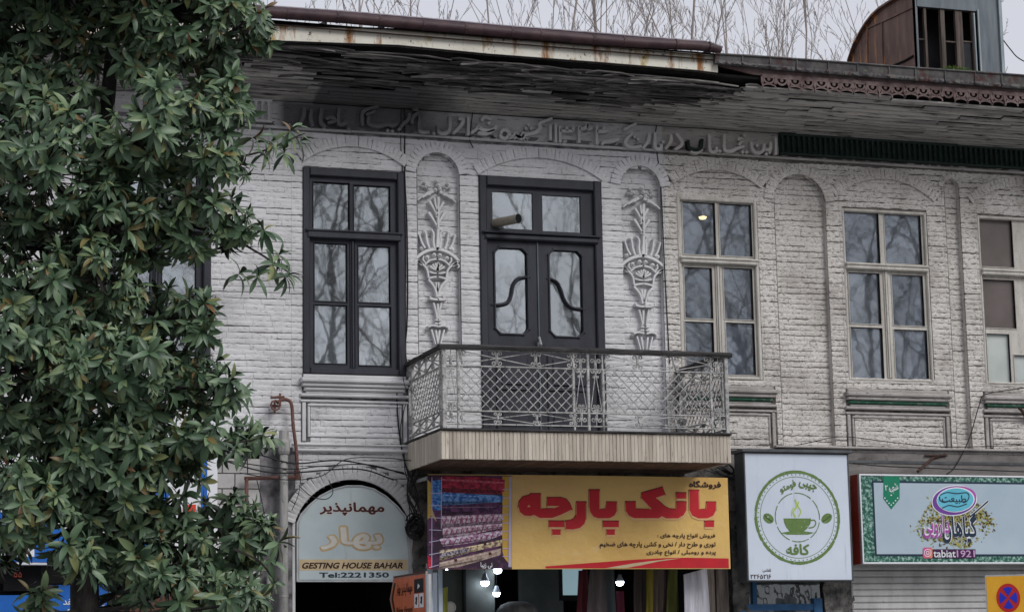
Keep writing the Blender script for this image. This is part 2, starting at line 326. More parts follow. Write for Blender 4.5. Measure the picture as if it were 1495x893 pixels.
def cloth(name, c): return mat(name, [tuple(x*.55 for x in c), c], 3, stretch=(6, 2, .5), rough=.9, bump=.5, bscale=14, bdist=.02)
# ================================================================== the two town houses
GX0, GX1, PAINT = -1.2, 17.5, 8.985
WH = thing('brick_townhouse', 'whitewashed two storey brick house with black painted windows, stucco vases and an iron balcony', 'house', (4.0, 0, 0))
CH = thing('brick_townhouse', 'flaking grey cream brick house on the right with cream windows and dark green baluster band', 'house', (13.0, 0, 0))

def arcshape(x0, x1, zs, za):
    a = (x1-x0)/2; h = za-zs; R = (a*a+h*h)/(2*h); return ((x0+x1)/2, za-R, R, zs, a)
def arc_half(s, z, grow=0):
    cx, cz, R, zs, a = s
    if z <= zs: return a
    q = (R+grow)**2-(z-cz)**2
    return sqrt(q) if q > 0 else -1
def in_arch(s, x, z, z0, grow=0):
    return z >= z0 and abs(x-s[0]) < arc_half(s, z, grow)
def arch_px(l, r, apex):                                   # inner foot left, right, apex pixel
    a, b, c = P(*l), P(*r), P(*apex); return arcshape(a.x, b.x, (a.z+b.z)/2, c.z)
A_W1 = arcshape(4.92, 6.01, P(515, 240).z, P(518, 215).z)
A_DO = arcshape(6.84, 8.26, P(787, 260).z, P(781, 231).z)
A_W3 = arcshape(9.10, 10.16, P(1045, 272).z, P(1042, 249).z)
A_W4 = arcshape(11.09, 12.33, P(1288, 291).z, P(1288, 262).z)
A_W5 = arcshape(12.84, 14.10, P(1288, 291).z, P(1288, 262).z)
A_W6 = arcshape(14.75, 16.0, P(1288, 291).z, P(1288, 262).z)
A_W0 = arcshape(2.86, 3.95, A_W1[3], A_W1[1]+A_W1[2])
N1 = arcshape(6.14, 6.62, 6.94, 7.165); N2 = arcshape(8.47, 8.94, 6.93, 7.15)
N3 = arcshape(10.305, 10.95, 6.86, P(1167, 255).z); N4 = arcshape(12.47, 12.665, P(1391, 262).z-.096, P(1391, 262).z)
SEG = [A_W0, A_W1, A_DO, A_W3, A_W4, A_W5, A_W6]; NICHE = [(N1, 4.95), (N2, 4.1), (N3, 4.08), (N4, 4.08)]
TH = .115
F_W0 = (2.86, 3.945, 4.74, 6.93); F_W1 = (4.91, 6.01, 4.74, 6.925); F_D = (6.84, 8.24, 4.08, 6.945)
F_W3 = (9.13, 10.10, 4.80, 6.84); F_W4 = (11.15, 12.225, 4.83, 6.80); F_W5 = (12.885, 13.98, 4.83, 6.80); F_W6 = (14.79, 15.9, 4.83, 6.80)
RECTS = [F_W0, F_W1, F_D, F_W3, F_W4, F_W5, F_W6]
SILLS = [(2.84, 3.97, 0), (4.89, 6.03, 0), (9.05, 10.24, 1), (11.10, 12.40, 1), (12.84, 14.1, 1), (14.7, 16.0, 1)]
ARCHDOOR = arcshape(P(429, 800).x, P(598, 800).x, P(512, 764).z, P(514, 700).z)

def in_ring(s, x, z, th):
    d = math.hypot(x-s[0], z-s[1]); return s[2]+.03 < d < s[2]+th-.03 and z > s[1] and abs(math.atan2(x-s[0], z-s[1])) < math.asin(min(1, s[4]/s[2]))+.01
def free(x, z):
    for r in RECTS:
        if r[0] < x < r[1] and r[2] < z < r[3]: return 0
    for s in SEG:
        if in_ring(s, x, z, TH): return 0
    for s, z0 in NICHE:
        if z > z0 and in_arch(s, x, z, z0): return 0
        if in_ring(s, x, z, TH if s is not N4 else .07): return 0
    for a, b, _ in SILLS:
        if a < x < b and 4.47 < z < 4.735: return 0
        if a-.01 < x < b+.01 and 4.02 < z < 4.5 and not (a+.095 < x < b-.095 and 4.05 < z < 4.42): return 0
    if z < 3.96:
        if x > 6.02: return 0
        if x < 4.82: return 0
        if abs(x-ARCHDOOR[0]) < arc_half(ARCHDOOR, z, .15)+(0 if z > ARCHDOOR[3] else .0): return 0
        if z < 2.3: return 0
    return 1
BREAKS = [4.79, 4.905, 6.015, 6.13, 6.63, 6.835, 8.25, 8.45, 8.955, 2.75, 9.105, 10.14, 10.28, 10.98, 11.12, 12.26, 12.44, 12.69, 12.86, 14.12, 14.3, 14.6]

def brick_mesh(seed, L=.2, H=.0555, rough=1.0):
    r = random.Random(seed); nx, nz = 6, 3; v, f = [], []
    wob = [(r.uniform(-.0035, .0035), r.uniform(-.0035, .0035)) for _ in range(nx)]
    for i in range(nx):
        for k in range(nz):
            x = -L/2+L*i/(nx-1)+(r.uniform(-.004, .004) if 0 < i < nx-1 else 0)
            z = -H/2+H*k/(nz-1); edge = k in (0, 2) or i in (0, nx-1)
            if k == 0: z += wob[i][0]*rough
            if k == 2: z += wob[i][1]*rough
            y = -.012+(.0035 if k in (0, 2) else .001 if edge else 0)+r.uniform(-.0018, .0018)*rough
            v.append((x, y, z))
    for i in range(nx-1):
        for k in range(nz-1):
            a = i*nz+k; f.append((a, a+nz, a+nz+1, a+1))
    rim = [i*nz for i in range(nx)]+[(nx-1)*nz+k for k in range(1, nz)]+[i*nz+nz-1 for i in range(nx-2, -1, -1)]+[k for k in range(nz-2, 0, -1)]
    n = len(v)
    for k in rim: v.append((v[k][0], .02, v[k][2]))
    for j in range(len(rim)):
        l = (j+1) % len(rim); f.append((rim[j], n+j, n+l, rim[l]))
    return v, f
BV = [brick_mesh(k) for k in range(10)]; BVR = [brick_mesh(50+k, rough=1.6) for k in range(10)]
def me_of(vf, name, m):
    me = bpy.data.meshes.new(name); me.from_pydata(vf[0], [], vf[1]); me.materials.append(m); me.update(); return me
def merge(items, variants, name, m, parent, kind='stuff'):
    """items: (variant, Matrix 4x4 np) -> one mesh object"""
    V, Fc, n = [], [], 0
    VA = [np.array(v[0]) for v in variants]
    for k, mt in items:
        a = VA[k]@mt[:3, :3].T+mt[:3, 3]; V.append(a); Fc += [tuple(i+n for i in f) for f in variants[k][1]]; n += len(a)
    me = bpy.data.meshes.new(name); me.from_pydata(np.concatenate(V).tolist(), [], Fc); me.materials.append(m)
    o = bpy.data.objects.new(name, me); link(o, parent)
    if parent is not None: o.location = -wloc(parent)
    if kind: o['kind'] = kind
    return o
def M4(x, y, z, sx=1, ry=0, sz=1):
    c, s = cos(ry), sin(ry)
    return np.array([[c*sx, 0, s*sz, x], [0, 1, 0, y], [-s*sx, 0, c*sz, z], [0, 0, 0, 1]])
def spans(x0, x1, z, fn, st=.01):
    out, a = [], None; x = x0
    while x < x1:
        ok = fn(x, z)
        if ok and a is None: a = x
        if not ok and a is not None: out.append((a, x)); a = None
        x += st
    if a is not None: out.append((a, x1))
    return [q for q in out if q[1]-q[0] > .03]

def brickfield(x0, x1, z0, z1, fn, Y, breaks, H=.0595, lo=.2, hi=.27):
    bl = []; k = 0; z = z0+H/2
    while z < z1:
        for a, b in spans(x0, x1, z, fn):
            cuts = [a]+[q for q in breaks if a+.03 < q < b-.03]+[b]
            for c0, c1 in zip(cuts, cuts[1:]):
                x = c0
                first = random.uniform(.07, .2)
                while x < c1-.001:
                    L = first if x == c0 and c1-c0 > .24 else random.uniform(lo, hi)
                    if c1-(x+L) < .06: L = c1-x
                    dz = .005*sin(x*1.7+k*.9)+.003*sin(x*5.1+k*2.3)
                    bl.append((x+L/2, Y+random.uniform(-.0015, .0015), z+dz, L)); x += L
        z += H; k += 1
    return bl
def lay(parent, bl, mb_, variants, gap=.002, limit=300, name='brick'):
    meshes = [me_of(v, name, mb_) for v in variants]
    def shows(b):
        v = Vector((b[0], b[1], b[2]))-CAM; w = v.dot(_F); px, py = 747.5+CF*v.dot(_R)/w, 446.5-CF*v.dot(_U)/w
        return 320 < px < 1495 and 0 < py < 893
    vis = sorted([b for b in bl if shows(b) and b[3] > .15], key=lambda b: (Vector(b[:3])-CAM).length)
    pick = set(id(b) for b in vis[:limit]); rest = []
    for b in bl:
        k = random.randrange(len(variants)); ry = random.gauss(0, .006); sx = (b[3]-gap)/.2
        if id(b) in pick: inst(name, meshes[k], parent, b[:3], (0, ry, 0), (sx, 1, 1))
        else: rest.append((k, M4(b[0], b[1], b[2], sx, ry)))
    if rest: merge(rest, variants, 'brickwork', mb_, parent)

def wall(root, x0, x1, mb_, mm, variants):
    """mortar bed with the openings cut out of it, then the bricks"""
    mb = MB(); z = 2.3; st = .03
    def hole(x, z):
        for s, z0 in NICHE:
            if z > z0 and in_arch(s, x, z, z0): return 0
        for r in RECTS:
            if r[0]+.02 < x < r[1]-.02 and r[2]+.02 < z < r[3]-.02: return 0
        if z < ARCHDOOR[1]+ARCHDOOR[2] and abs(x-ARCHDOOR[0]) < arc_half(ARCHDOOR, z): return 0
        if z < 3.9 and x > 6.02: return 0
        if z < 3.9 and x < 4.45: return 0
        return 1
    while z < 7.4:
        for a, b in spans(x0, x1, z+st/2, hole, .02):
            mb.add([(a, -.003, z), (b, -.003, z), (b, -.003, z+st), (a, -.003, z+st)], [(0, 1, 2, 3)])
        z += st
    w = obj('brick_wall', mb, mm, root)
    bl = brickfield(x0, x1, 2.3, 7.32, free, 0, BREAKS)
    # back of every niche, its reveals
    mb = MB()
    for s, z0 in NICHE:
        if not x0 < s[0] < x1: continue
        za = s[1]+s[2]
        mb.add([(s[0]-s[4]-.03, .075, z0-.05), (s[0]+s[4]+.03, .075, z0-.05), (s[0]+s[4]+.03, .075, za+.05), (s[0]-s[4]-.03, .075, za+.05)], [(0, 1, 2, 3)])
        out = [(s[0]-s[4], z0)]+[(s[0]-s[4]*cos(t), s[3]+(za-s[3])*sin(t)) for t in [pi*k/16 for k in range(17)]]+[(s[0]+s[4], z0)]
        for a, b in zip(out, out[1:]):
            mb.add([(a[0], -.008, a[1]), (b[0], -.008, b[1]), (b[0], .08, b[1]), (a[0], .08, a[1])], [(0, 1, 2, 3)])
        obj('niche_back', mb, mb_, w); mb = MB()
        bl += brickfield(s[0]-s[4], s[0]+s[4], z0, za, lambda x, z: in_arch(s, x, z, z0), .062, [])
    lay(w, bl, mb_, variants)
    # arches of bricks on edge
    vm = [me_of(brick_mesh(90+k, L=TH, H=.058, rough=.6), 'voussoir', mb_) for k in range(5)]
    def ring(s, th, proud=.022, ang=None):
        cx, cz, R, zs, a = s
        ar = obj('arch', MB().stroke([(cx+(R+th/2)*sin(t), cz+(R+th/2)*cos(t)) for t in [-A0(s)+2*A0(s)*k/20 for k in range(21)]], th, .012, .020, .98), mm, root)
        n = max(6, int(2*A0(s)*(R+th/2)/.047))
        for k in range(n):
            t = -A0(s)+2*A0(s)*(k+.5)/n+random.gauss(0, .002)
            inst('voussoir', random.choice(vm), ar, (cx+(R+th/2)*sin(t), -proud, cz+(R+th/2)*cos(t)), (0, t-pi/2, 0), (th/TH, 1, 2*A0(s)*(R+th/2)/n/.0605))
    for s in SEG+[q[0] for q in NICHE]:
        if x0 < s[0] < x1: ring(s, TH if s is not N4 else .07)
    if x0 < ARCHDOOR[0] < x1: ring(ARCHDOOR, .14, .026)
    return w
def A0(s):
    return math.asin(min(1, s[4]/s[2]))
wall(WH, GX0, PAINT, M['wbrick'], M['wmortar'], BV)
wall(CH, PAINT, GX1, M['cbrick'], M['cmortar'], BVR)

# sills, panels, string courses
for a, b, c in SILLS:
    root, m = (CH, M['cplaster']) if c else (WH, M['wplaster'])
    mb = MB()
    mb.cbox(a+.02, b-.02, -.03, .05, 4.695, 4.735, .008).cbox(a-.01, b+.01, -.085, .05, 4.645, 4.694, .014).cbox(a+.005, b-.005, -.06, .05, 4.605, 4.644, .01)
    mb.cbox(a+.05, b-.05, -.02, .05, 4.535, 4.56, .006).cbox(a-.01, b+.01, -.04, .05, 4.50, 4.534, .01)
    mb.cbox(a-.01, b+.01, -.03, .05, 4.445, 4.47, .008)
    s = obj('sill', mb, m, root)
    obj('sill_moulding', MB().cbox(a+.03, b-.03, -.042, .05, 4.561, 4.604, .015), M['green_trim'] if c else m, s)
    fr = MB().cbox(a+.01, a+.05, -.022, .05, 4.04, 4.444).cbox(b-.05, b-.01, -.022, .05, 4.04, 4.444).cbox(a+.07, b-.07, -.026, .05, 4.405, 4.43).cbox(a+.07, a+.095, -.02, .05, 4.10, 4.404).cbox(b-.095, b-.07, -.02, .05, 4.10, 4.404)
    if not c: fr.cbox(a+.07, b-.07, -.02, .05, 4.085, 4.11)
    obj('panel_frame', fr, m, root)
obj('string_course', MB().cbox(4.80, 6.03, -.05, .05, 3.93, 3.965, .012).cbox(4.80, 6.03, -.03, .05, 3.995, 4.018, .008), M['wplaster'], WH)
obj('string_course', MB().cbox(9.1, GX1, -.02, .05, 4.015, 4.05, .008).cbox(10.2, GX1, -.075, .05, 4.052, 4.078, .008), M['cplaster'], CH)
# frieze: ledge, plaster bed, top mouldings
for root, m, x0, x1 in ((WH, M['wplaster'], GX0, PAINT), (CH, M['cplaster'], PAINT, GX1)):
    mb = MB()
    x = x0
    while x < x1:                                   # hand run ledge in uneven lengths
        L = min(random.uniform(.5, 1.3), x1-x)
        mb.cbox(x, x+L-.002, -.035+random.uniform(-.004, .004), .05, 7.325+random.uniform(-.003, .003), 7.352, .008); x += L
    obj('ledge', mb, m, root)
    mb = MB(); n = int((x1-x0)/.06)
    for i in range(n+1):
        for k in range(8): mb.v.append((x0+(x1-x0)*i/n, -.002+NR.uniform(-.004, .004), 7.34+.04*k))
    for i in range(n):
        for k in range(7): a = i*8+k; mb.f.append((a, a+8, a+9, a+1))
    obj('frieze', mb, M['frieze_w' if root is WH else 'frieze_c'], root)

# ------------------------------------------------------------------ raised inscription
def LT(ox, oy, sc, pts): return [(P(ox+x/sc, oy+y/sc).x, P(ox+x/sc, oy+y/sc).z) for x, y in pts]
A_, B_, C_, D_ = (420, 140, 7.475), (580, 150, 7.475), (740, 155, 7.475), (890, 165, 5.98)
LET = [
 (A_, [[(165, 140), (160, 240), (105, 345)], [(245, 165), (235, 260), (260, 350)]]),
 (A_, [[(355, 150), (345, 300), (400, 355)], [(400, 270), (470, 255), (500, 290), (420, 310)]]), (A_, [['d', 385, 370]]),
 (A_, [[(545, 150), (538, 300), (570, 330), (630, 312)]]), (A_, [['d', 655, 370]]),
 (A_, [[(800, 345), (800, 210), (850, 165), (975, 130)], [(840, 225), (940, 185)]]),
 (A_, [[(870, 240), (868, 320), (960, 348), (1050, 335), (1080, 325), (1130, 345), (1180, 320)]]), (A_, [['d', 1080, 392], ['d', 1130, 398]]),
 (A_, [[(1195, 390), (1250, 320), (1300, 275), (1315, 205)]]),
 (B_, [[(140, 245), (158, 175), (215, 118)], [(170, 60), (172, 90), (212, 88)]]),
 (B_, [[(228, 160), (226, 290), (252, 335), (335, 335)]]), (B_, [['d', 388, 347]]),
 (B_, [[(560, 165), (556, 290), (530, 340), (470, 352), (432, 320), (430, 265)]]),
 (B_, [[(650, 190), (700, 200), (682, 262), (595, 352)]]),
 (B_, [[(758, 172), (757, 370)]]),
 (B_, [[(790, 350), (850, 300), (872, 275), (900, 308), (980, 322), (1045, 300), (1060, 262)], [(860, 345), (950, 352), (1045, 315)]]), (B_, [[(902, 212), (940, 172), (1005, 195)], ['d', 985, 235]]),
 (B_, [[(1110, 360), (1125, 325), (1160, 312), (1195, 335), (1203, 365), (1180, 395), (1150, 405), (1118, 390), (1110, 360)]]),
 (B_, [[(1200, 402), (1250, 378), (1275, 350), (1300, 385), (1345, 378), (1352, 335)]]), (B_, [['d', 1388, 408]]),
 (C_, [[(60, 372), (92, 342), (150, 370), (172, 332), (290, 305), (345, 250), (340, 205), (475, 150)]]), (C_, [['d', 195, 255], ['d', 250, 255], ['d', 222, 218]]), (C_, [['d', 190, 385]]),
 (C_, [[(455, 220), (455, 385)]]), (C_, [[(512, 205), (516, 410)]]),
 (C_, [[(560, 410), (560, 235)], [(560, 285), (700, 290)], [(630, 240), (632, 285)], [(702, 240), (702, 290)]]),
 (C_, [[(768, 415), (768, 235)], [(768, 262), (830, 258), (862, 215)], [(862, 215), (872, 262), (905, 250)]]),
 (C_, [[(962, 435), (960, 240)], [(962, 290), (1030, 292), (1085, 285)], [(1050, 240), (1022, 268)]]),
 (C_, [[(1015, 435), (1045, 405), (1120, 398), (1205, 378)]]),
 (D_, [[(108, 158), (212, 105)]]), (D_, [[(185, 190), (132, 240), (125, 285), (178, 312), (262, 300)]]), (D_, [['d', 205, 215], ['d', 235, 238]]),
 (D_, [[(330, 190), (320, 255), (272, 322)]]), (D_, [[(380, 180), (380, 312), (430, 322), (432, 282)]]), (D_, [['d', 455, 262]]),
 (D_, [[(520, 200), (514, 262), (468, 326)]]), (D_, [[(562, 190), (612, 262), (600, 302), (550, 330)]]),
 (D_, [[(690, 342), (740, 358), (792, 330)]]), (D_, [['g', (668, 250), (674, 310), (722, 336), (776, 318), (792, 238)]]),
 (D_, [[(850, 200), (860, 340), (912, 345), (912, 308)]]), (D_, [['d', 948, 342]]),
 (D_, [[(982, 200), (986, 330), (1040, 345), (1090, 322), (1155, 302)], [(1098, 242), (1142, 245), (1108, 292)]]), (D_, [['d', 1162, 205]]), (D_, [['d', 1148, 350], ['d', 1182, 350]]),
 (D_, [[(1216, 262), (1228, 330), (1272, 362), (1320, 340), (1330, 282)]]), (D_, [['d', 1272, 292]]), (D_, [[(1335, 330), (1382, 328), (1386, 268)]]), (D_, [['d', 1352, 368], ['d', 1382, 350]]),
 (D_, [[(1430, 228), (1432, 375)]]),
]
for fr, strokes in LET:
    mb = MB(); m = None; xs = []
    for s in strokes:
        if s[0] == 'd':
            q = LT(*fr, [(s[1], s[2])])[0]; mb.prism([(q[0]-.022, q[1]), (q[0], q[1]-.024), (q[0]+.022, q[1]), (q[0], q[1]+.024)], -.052, 0); xs.append(q[0])
        else:
            if s[0] == 'g': m = M['dkgreen']; s = s[1:]
            pts = smooth(LT(*fr, s), 4); n = len(pts)
            mb.stroke(pts, [.042*(.75+.25*sin(pi*i/(n-1))) for i in range(n)], .0, .07, .9); xs.append(pts[0][0])
    cr = xs[0] > PAINT
    obj('letter', mb, m or M['letter_c' if cr else 'letter_w'], CH if cr else WH)

# ------------------------------------------------------------------ baluster bands in the frieze
prof = [(.022, 0), (.022, .02), (.010, .03), (.020, .075), (.016, .11), (.009, .14), (.018, .155), (.022, .17), (.022, .19)]
def band(root, x0, x1, z, m, hx, step=.0665):
    b = obj('baluster_band', MB().cbox(x0, x1, -.06, .02, z-.03, z, .01).cbox(x0, x1, -.07, .02, z+.19, z+.222, .012).box(x0, x1, -.014, .02, z, z+.19), m, root)
    me = MB().lathe(0, 0, prof, 7).mesh('baluster', m, True); n = int((x1-x0)/step)
    for k in range(n): inst('baluster', me, b, (x0+(k+.5)*(x1-x0)/n, -.035, z))
band(CH, 10.40, 15.2, 7.405, M['dkgreen'], 0)
band(WH, P(312, 158).x, P(396, 158).x, 7.405, M['wplaster'], 0)

# ------------------------------------------------------------------ stucco vases in the niches
def vase(loc_px, ox, oyT, oyB, root):
    T = (ox, oyT, 6.375); Bm = (ox, oyB, 6.375); cx = P(ox+241/6.375, oyT+70).x; Y0 = .055
    mb = MB()
    def st(fr, pts, w, mir=True, h=.04, tp=.55):
        q = smooth([(P(fr[0]+x/fr[2], fr[1]+y/fr[2], Y0).x, P(fr[0]+x/fr[2], fr[1]+y/fr[2], Y0).z) for x, y in pts], 4); n = len(q)
        ww = [a/6.375*.0080 for a in (w if isinstance(w, list) else [w, w])]
        W = [ww[0]+(ww[-1]-ww[0])*i/(n-1) for i in range(n)]
        mb.stroke(q, W, Y0+.01, h+.034, max(tp, .6))
        if mir: mb.stroke([(2*cx-x, z) for x, z in q], W, Y0+.01, h+.034, max(tp, .6))
    def bl(fr, x, y, r, mir=True, h=.045):
        p = P(fr[0]+x/fr[2], fr[1]+y/fr[2], Y0); rr = r/6.375*.0080
        mb.blob(p.x, p.z, rr, Y0+.01, h+.03)
        if mir: mb.blob(2*cx-p.x, p.z, rr, Y0+.01, h+.03)
    st(T, [(240, 530), (240, 640), (240, 730)], [26, 60], False)
    st(T, [(240, 250), (240, 420), (240, 540)], [34, 26], False, .045)
    st(T, [(152, 390), (190, 450), (235, 530)], [36, 18]); st(T, [(160, 290), (195, 350), (236, 440)], [34, 16]); st(T, [(205, 262), (215, 330), (238, 420)], [30, 14], h=.05)
    st(T, [(48, 280), (75, 255), (115, 232), (155, 212), (195, 196)], [10, 14, 60, 46, 20] and [14, 44]); st(T, [(90, 255), (130, 225), (165, 215)], [20, 56], h=.05)
    for x, y in ((98, 152), (118, 118), (150, 150), (152, 182), (128, 160)): bl(T, x, y, 17)
    for x, y in ((232, 105), (262, 178), (218, 182), (240, 140)): bl(T, x, y, 24, False)
    for a, b, c in (((63, 600), (72, 625), (118, 725)), ((117, 575), (128, 600), (160, 728)), ((180, 560), (198, 592), (205, 728))):
        bl(T, a[0], a[1], 20, h=.055); st(T, [a, b, ((b[0]+c[0])/2-6, (b[1]+c[1])/2), c], [20, 26], h=.045)
    st(T, [(30, 825), (75, 785), (130, 752), (190, 735), (241, 730)], [34, 40]); bl(T, 90, 725, 27); st(T, [(30, 825), (60, 850), (90, 880)], [24, 30])
    for x, y in ((140, 808), (205, 785)): bl(T, x, y, 24, h=.05)
    st(T, [(105, 800), (100, 830), (125, 865)], 18); st(T, [(115, 882), (165, 838), (241, 822)], [18, 22])
    st(Bm, [(50, 80), (105, 115), (140, 165), (150, 232)], [30, 22]); st(Bm, [(52, 82), (30, 110), (45, 130)], [22, 12])
    for x, y in ((165, 125), (188, 108), (215, 98)): st(Bm, [(x, y), ((x+245)/2, (y+170)/2+4), (245, 172)], [28, 12], h=.035)
    st(Bm, [(241, 90), (241, 170)], [26, 12], False, .035); st(Bm, [(160, 178), (200, 190), (241, 194)], 20); st(Bm, [(150, 240), (195, 228), (241, 224)], [24, 28])
    st(Bm, [(150, 250), (205, 320), (232, 412)], [30, 22]); st(Bm, [(225, 275), (235, 340), (247, 400)], [34, 16], h=.03)
    st(Bm, [(160, 425), (200, 436), (241, 438)], [30, 26], h=.055); bl(Bm, 172, 418, 16)
    st(Bm, [(200, 462), (220, 540), (232, 612)], [26, 18], h=.03); st(Bm, [(241, 470), (241, 600)], [30, 18], False, .025)
    st(Bm, [(212, 626), (241, 628)], 24, h=.05); st(Bm, [(208, 656), (241, 658)], 22, h=.045)
    st(Bm, [(145, 690), (185, 676), (241, 686)], [22, 26], h=.05); bl(Bm, 147, 705, 16)
    st(Bm, [(180, 712), (200, 780), (218, 850)], [22, 14], h=.03); st(Bm, [(222, 718), (232, 780), (240, 845)], [28, 12], h=.025)
    return obj('vase_relief', mb, M['stucco'], root)
vase(None, 600, 250, 370, WH)
v2 = vase(None, 899.5, 260, 380, WH)

# ------------------------------------------------------------------ windows
def plate(mb, rect, holes, y0, y1):
    xs = sorted(set([rect[0], rect[1]]+[h[0] for h in holes]+[h[1] for h in holes])); zs = sorted(set([rect[2], rect[3]]+[h[2] for h in holes]+[h[3] for h in holes]))
    for z0, z1 in zip(zs, zs[1:]):
        run = None
        for x0, x1 in zip(xs, xs[1:]):
            cx, cz = (x0+x1)/2, (z0+z1)/2
            solid = not any(h[0] < cx < h[1] and h[2] < cz < h[3] for h in holes)
            if solid: run = (run[0] if run else x0, x1)
            if run and (not solid or x1 == xs[-1]): mb.box(run[0], run[1], y0, y1, z0, z1); run = None
def window(root, fr, panes, m, gm, fw=.055, tr=None, mull=None, gmats=None, name='window', sillm=None, proud=.02):
    x0, x1, z0, z1 = fr
    w = obj(name, MB().cbox(x0, x0+fw, -proud, .10, z0, z1, .01).cbox(x1-fw, x1, -proud, .10, z0, z1, .01).cbox(x0+fw+.0005, x1-fw-.0005, -proud, .10, z1-fw*1.15, z1, .01).cbox(x0+fw+.0005, x1-fw-.0005, -proud, .10, z0, z0+fw*.9, .01), m, root)
    mb = MB(); plate(mb, (x0+fw, x1-fw, z0+fw*.9, z1-fw*1.15), panes, .018, .055); obj('sash', mb, m, w)
    bead = MB()
    for p in panes:                                         # glazing bead round every pane
        b = .009
        bead.cbox(p[0]-b, p[0], .008, .05, p[2]-b, p[3]+b, .003).cbox(p[1], p[1]+b, .008, .05, p[2]-b, p[3]+b, .003).cbox(p[0]+.0004, p[1]-.0004, .008, .05, p[3], p[3]+b, .003).cbox(p[0]+.0004, p[1]-.0004, .008, .05, p[2]-b, p[2], .003)
    obj('glazing_bead', bead, m, w)
    if tr: obj('transom', MB().cbox(x0+fw*.6, x1-fw*.6, -.045, .05, tr[0], tr[1], .012).cbox(x0+fw*.4, x1-fw*.4, -.06, .03, tr[1]-.028, tr[1]-.004, .008), m, w)
    if mull: obj('mullion', MB().cbox(mull[0]-.012, mull[0]+.012, -.004, .05, mull[1], mull[2], .005).cbox(mull[0]-.03, mull[0]-.018, .002, .05, mull[1], mull[2], .004).cbox(mull[0]+.018, mull[0]+.03, .002, .05, mull[1], mull[2], .004), m, w)
    for i, p in enumerate(panes):
        g = (gmats or {}).get(i, gm); q = .045+random.uniform(0, .004)
        obj('pane', MB().box(p[0]-.006, p[1]+.006, q, q+.004, p[2]-.006, p[3]+.006), g, w)
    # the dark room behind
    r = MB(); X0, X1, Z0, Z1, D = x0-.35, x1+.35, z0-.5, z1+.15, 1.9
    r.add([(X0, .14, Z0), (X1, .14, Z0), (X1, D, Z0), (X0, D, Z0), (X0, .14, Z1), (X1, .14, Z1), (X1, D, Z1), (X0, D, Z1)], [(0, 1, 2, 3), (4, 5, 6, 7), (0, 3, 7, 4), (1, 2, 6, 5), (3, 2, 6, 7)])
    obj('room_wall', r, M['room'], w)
    return w
Yg = .03
w1p = [PR(a, b, Yg) for a, b in [((457.1, 265.8), (509.8, 338.6)), ((516.2, 270.5), (569.2, 342.9)), ((458.9, 354.7), (506.2, 440.7)), ((458.9, 445), (506.2, 531)), ((522.7, 359), (569.2, 442.5)), ((523.4, 447), (570.7, 534))]]
zt = (P(515, 349).z, P(515, 340).z)
window(WH, F_W1, w1p, M['black_wood'], M['glass_grey'], .075, (zt[0]-.01, zt[1]+.02), ((w1p[2][1]+w1p[4][0])/2, 4.81, zt[0]-.012), proud=.03)
dx = 2.06
window(WH, F_W0, [(a-dx, b-dx, c, d) for a, b, c, d in w1p], M['black_wood'], M['glass_grey'], .075, (zt[0]-.01, zt[1]+.02), ((w1p[2][1]+w1p[4][0])/2-dx, 4.81, zt[0]-.012), proud=.03)
w3p = [PR(a, b, Yg) for a, b in [((995, 294.5), (1045, 373.3)), ((1048.5, 297.3), (1098, 375.5)), ((997.6, 390), (1040.6, 466)), ((999, 469.5), (1043, 545)), ((1055, 391), (1099.8, 467.6)), ((1058.6, 471), (1103, 548))]]
zt3 = (P(1048, 386).z, P(1048, 377).z)
window(CH, F_W3, w3p, M['cream_wood'], M['glass_blue'], .04, zt3, ((w3p[2][1]+w3p[4][0])/2, 4.85, zt3[0]-.003))
w4p = [PR(a, b, Yg) for a, b in [((1230.5, 308), (1284.5, 385)), ((1289.3, 311), (1346, 387)), ((1237.3, 397.7), (1286, 473.7)), ((1241, 477.6), (1290.4, 553.6)), ((1300.4, 401), (1349.5, 476.6)), ((1304, 481), (1355.6, 555))]]
zt4 = (P(1290, 395).z, P(1290, 386).z)
window(CH, F_W4, w4p, M['cream_wood'], M['glass_blue'], .03, zt4, ((w4p[2][1]+w4p[4][0])/2, 4.87, zt4[0]-.003))
M['blind_brown'] = mat('brown blind behind dusty glass', [(.085, .068, .062), (.125, .10, .095)], 3, rough=.35, spec=.5)
M['board_pale'] = mat('pale grey green board', [(.40, .44, .42), (.50, .54, .52)], 2, rough=.5)
L5 = PR((1428.4, 318), (1479.6, 391), Yg); a5, b5 = L5[0], L5[1]; c5 = 13.455
w5p = [L5, (2*c5-b5, 2*c5-a5, L5[2], L5[3])]
q = PR((1433.7, 407.7), (1483, 480), Yg); w5p += [q]; q2 = PR((1439, 487), (1476, 560), Yg); w5p += [q2, (13.53, 13.9, 5.33, q[3]), (q2[1]+.05, 13.92, q2[2]+.02, 5.18)]
window(CH, F_W5, w5p, M['cream_wood'], M['glass_blue'], .03, zt4, None, {0: M['blind_brown'], 1: M['blind_brown'], 2: M['blind_brown'], 3: M['board_pale'], 5: M['board_pale'], 4: M['blind_brown']})
sh = F_W6[0]-F_W4[0]
window(CH, F_W6, [(a+sh, b+sh, c, d) for a, b, c, d in w4p], M['cream_wood'], M['glass_blue'], .03, zt4, ((w4p[2][1]+w4p[4][0])/2+sh, 4.87, zt4[0]-.003))

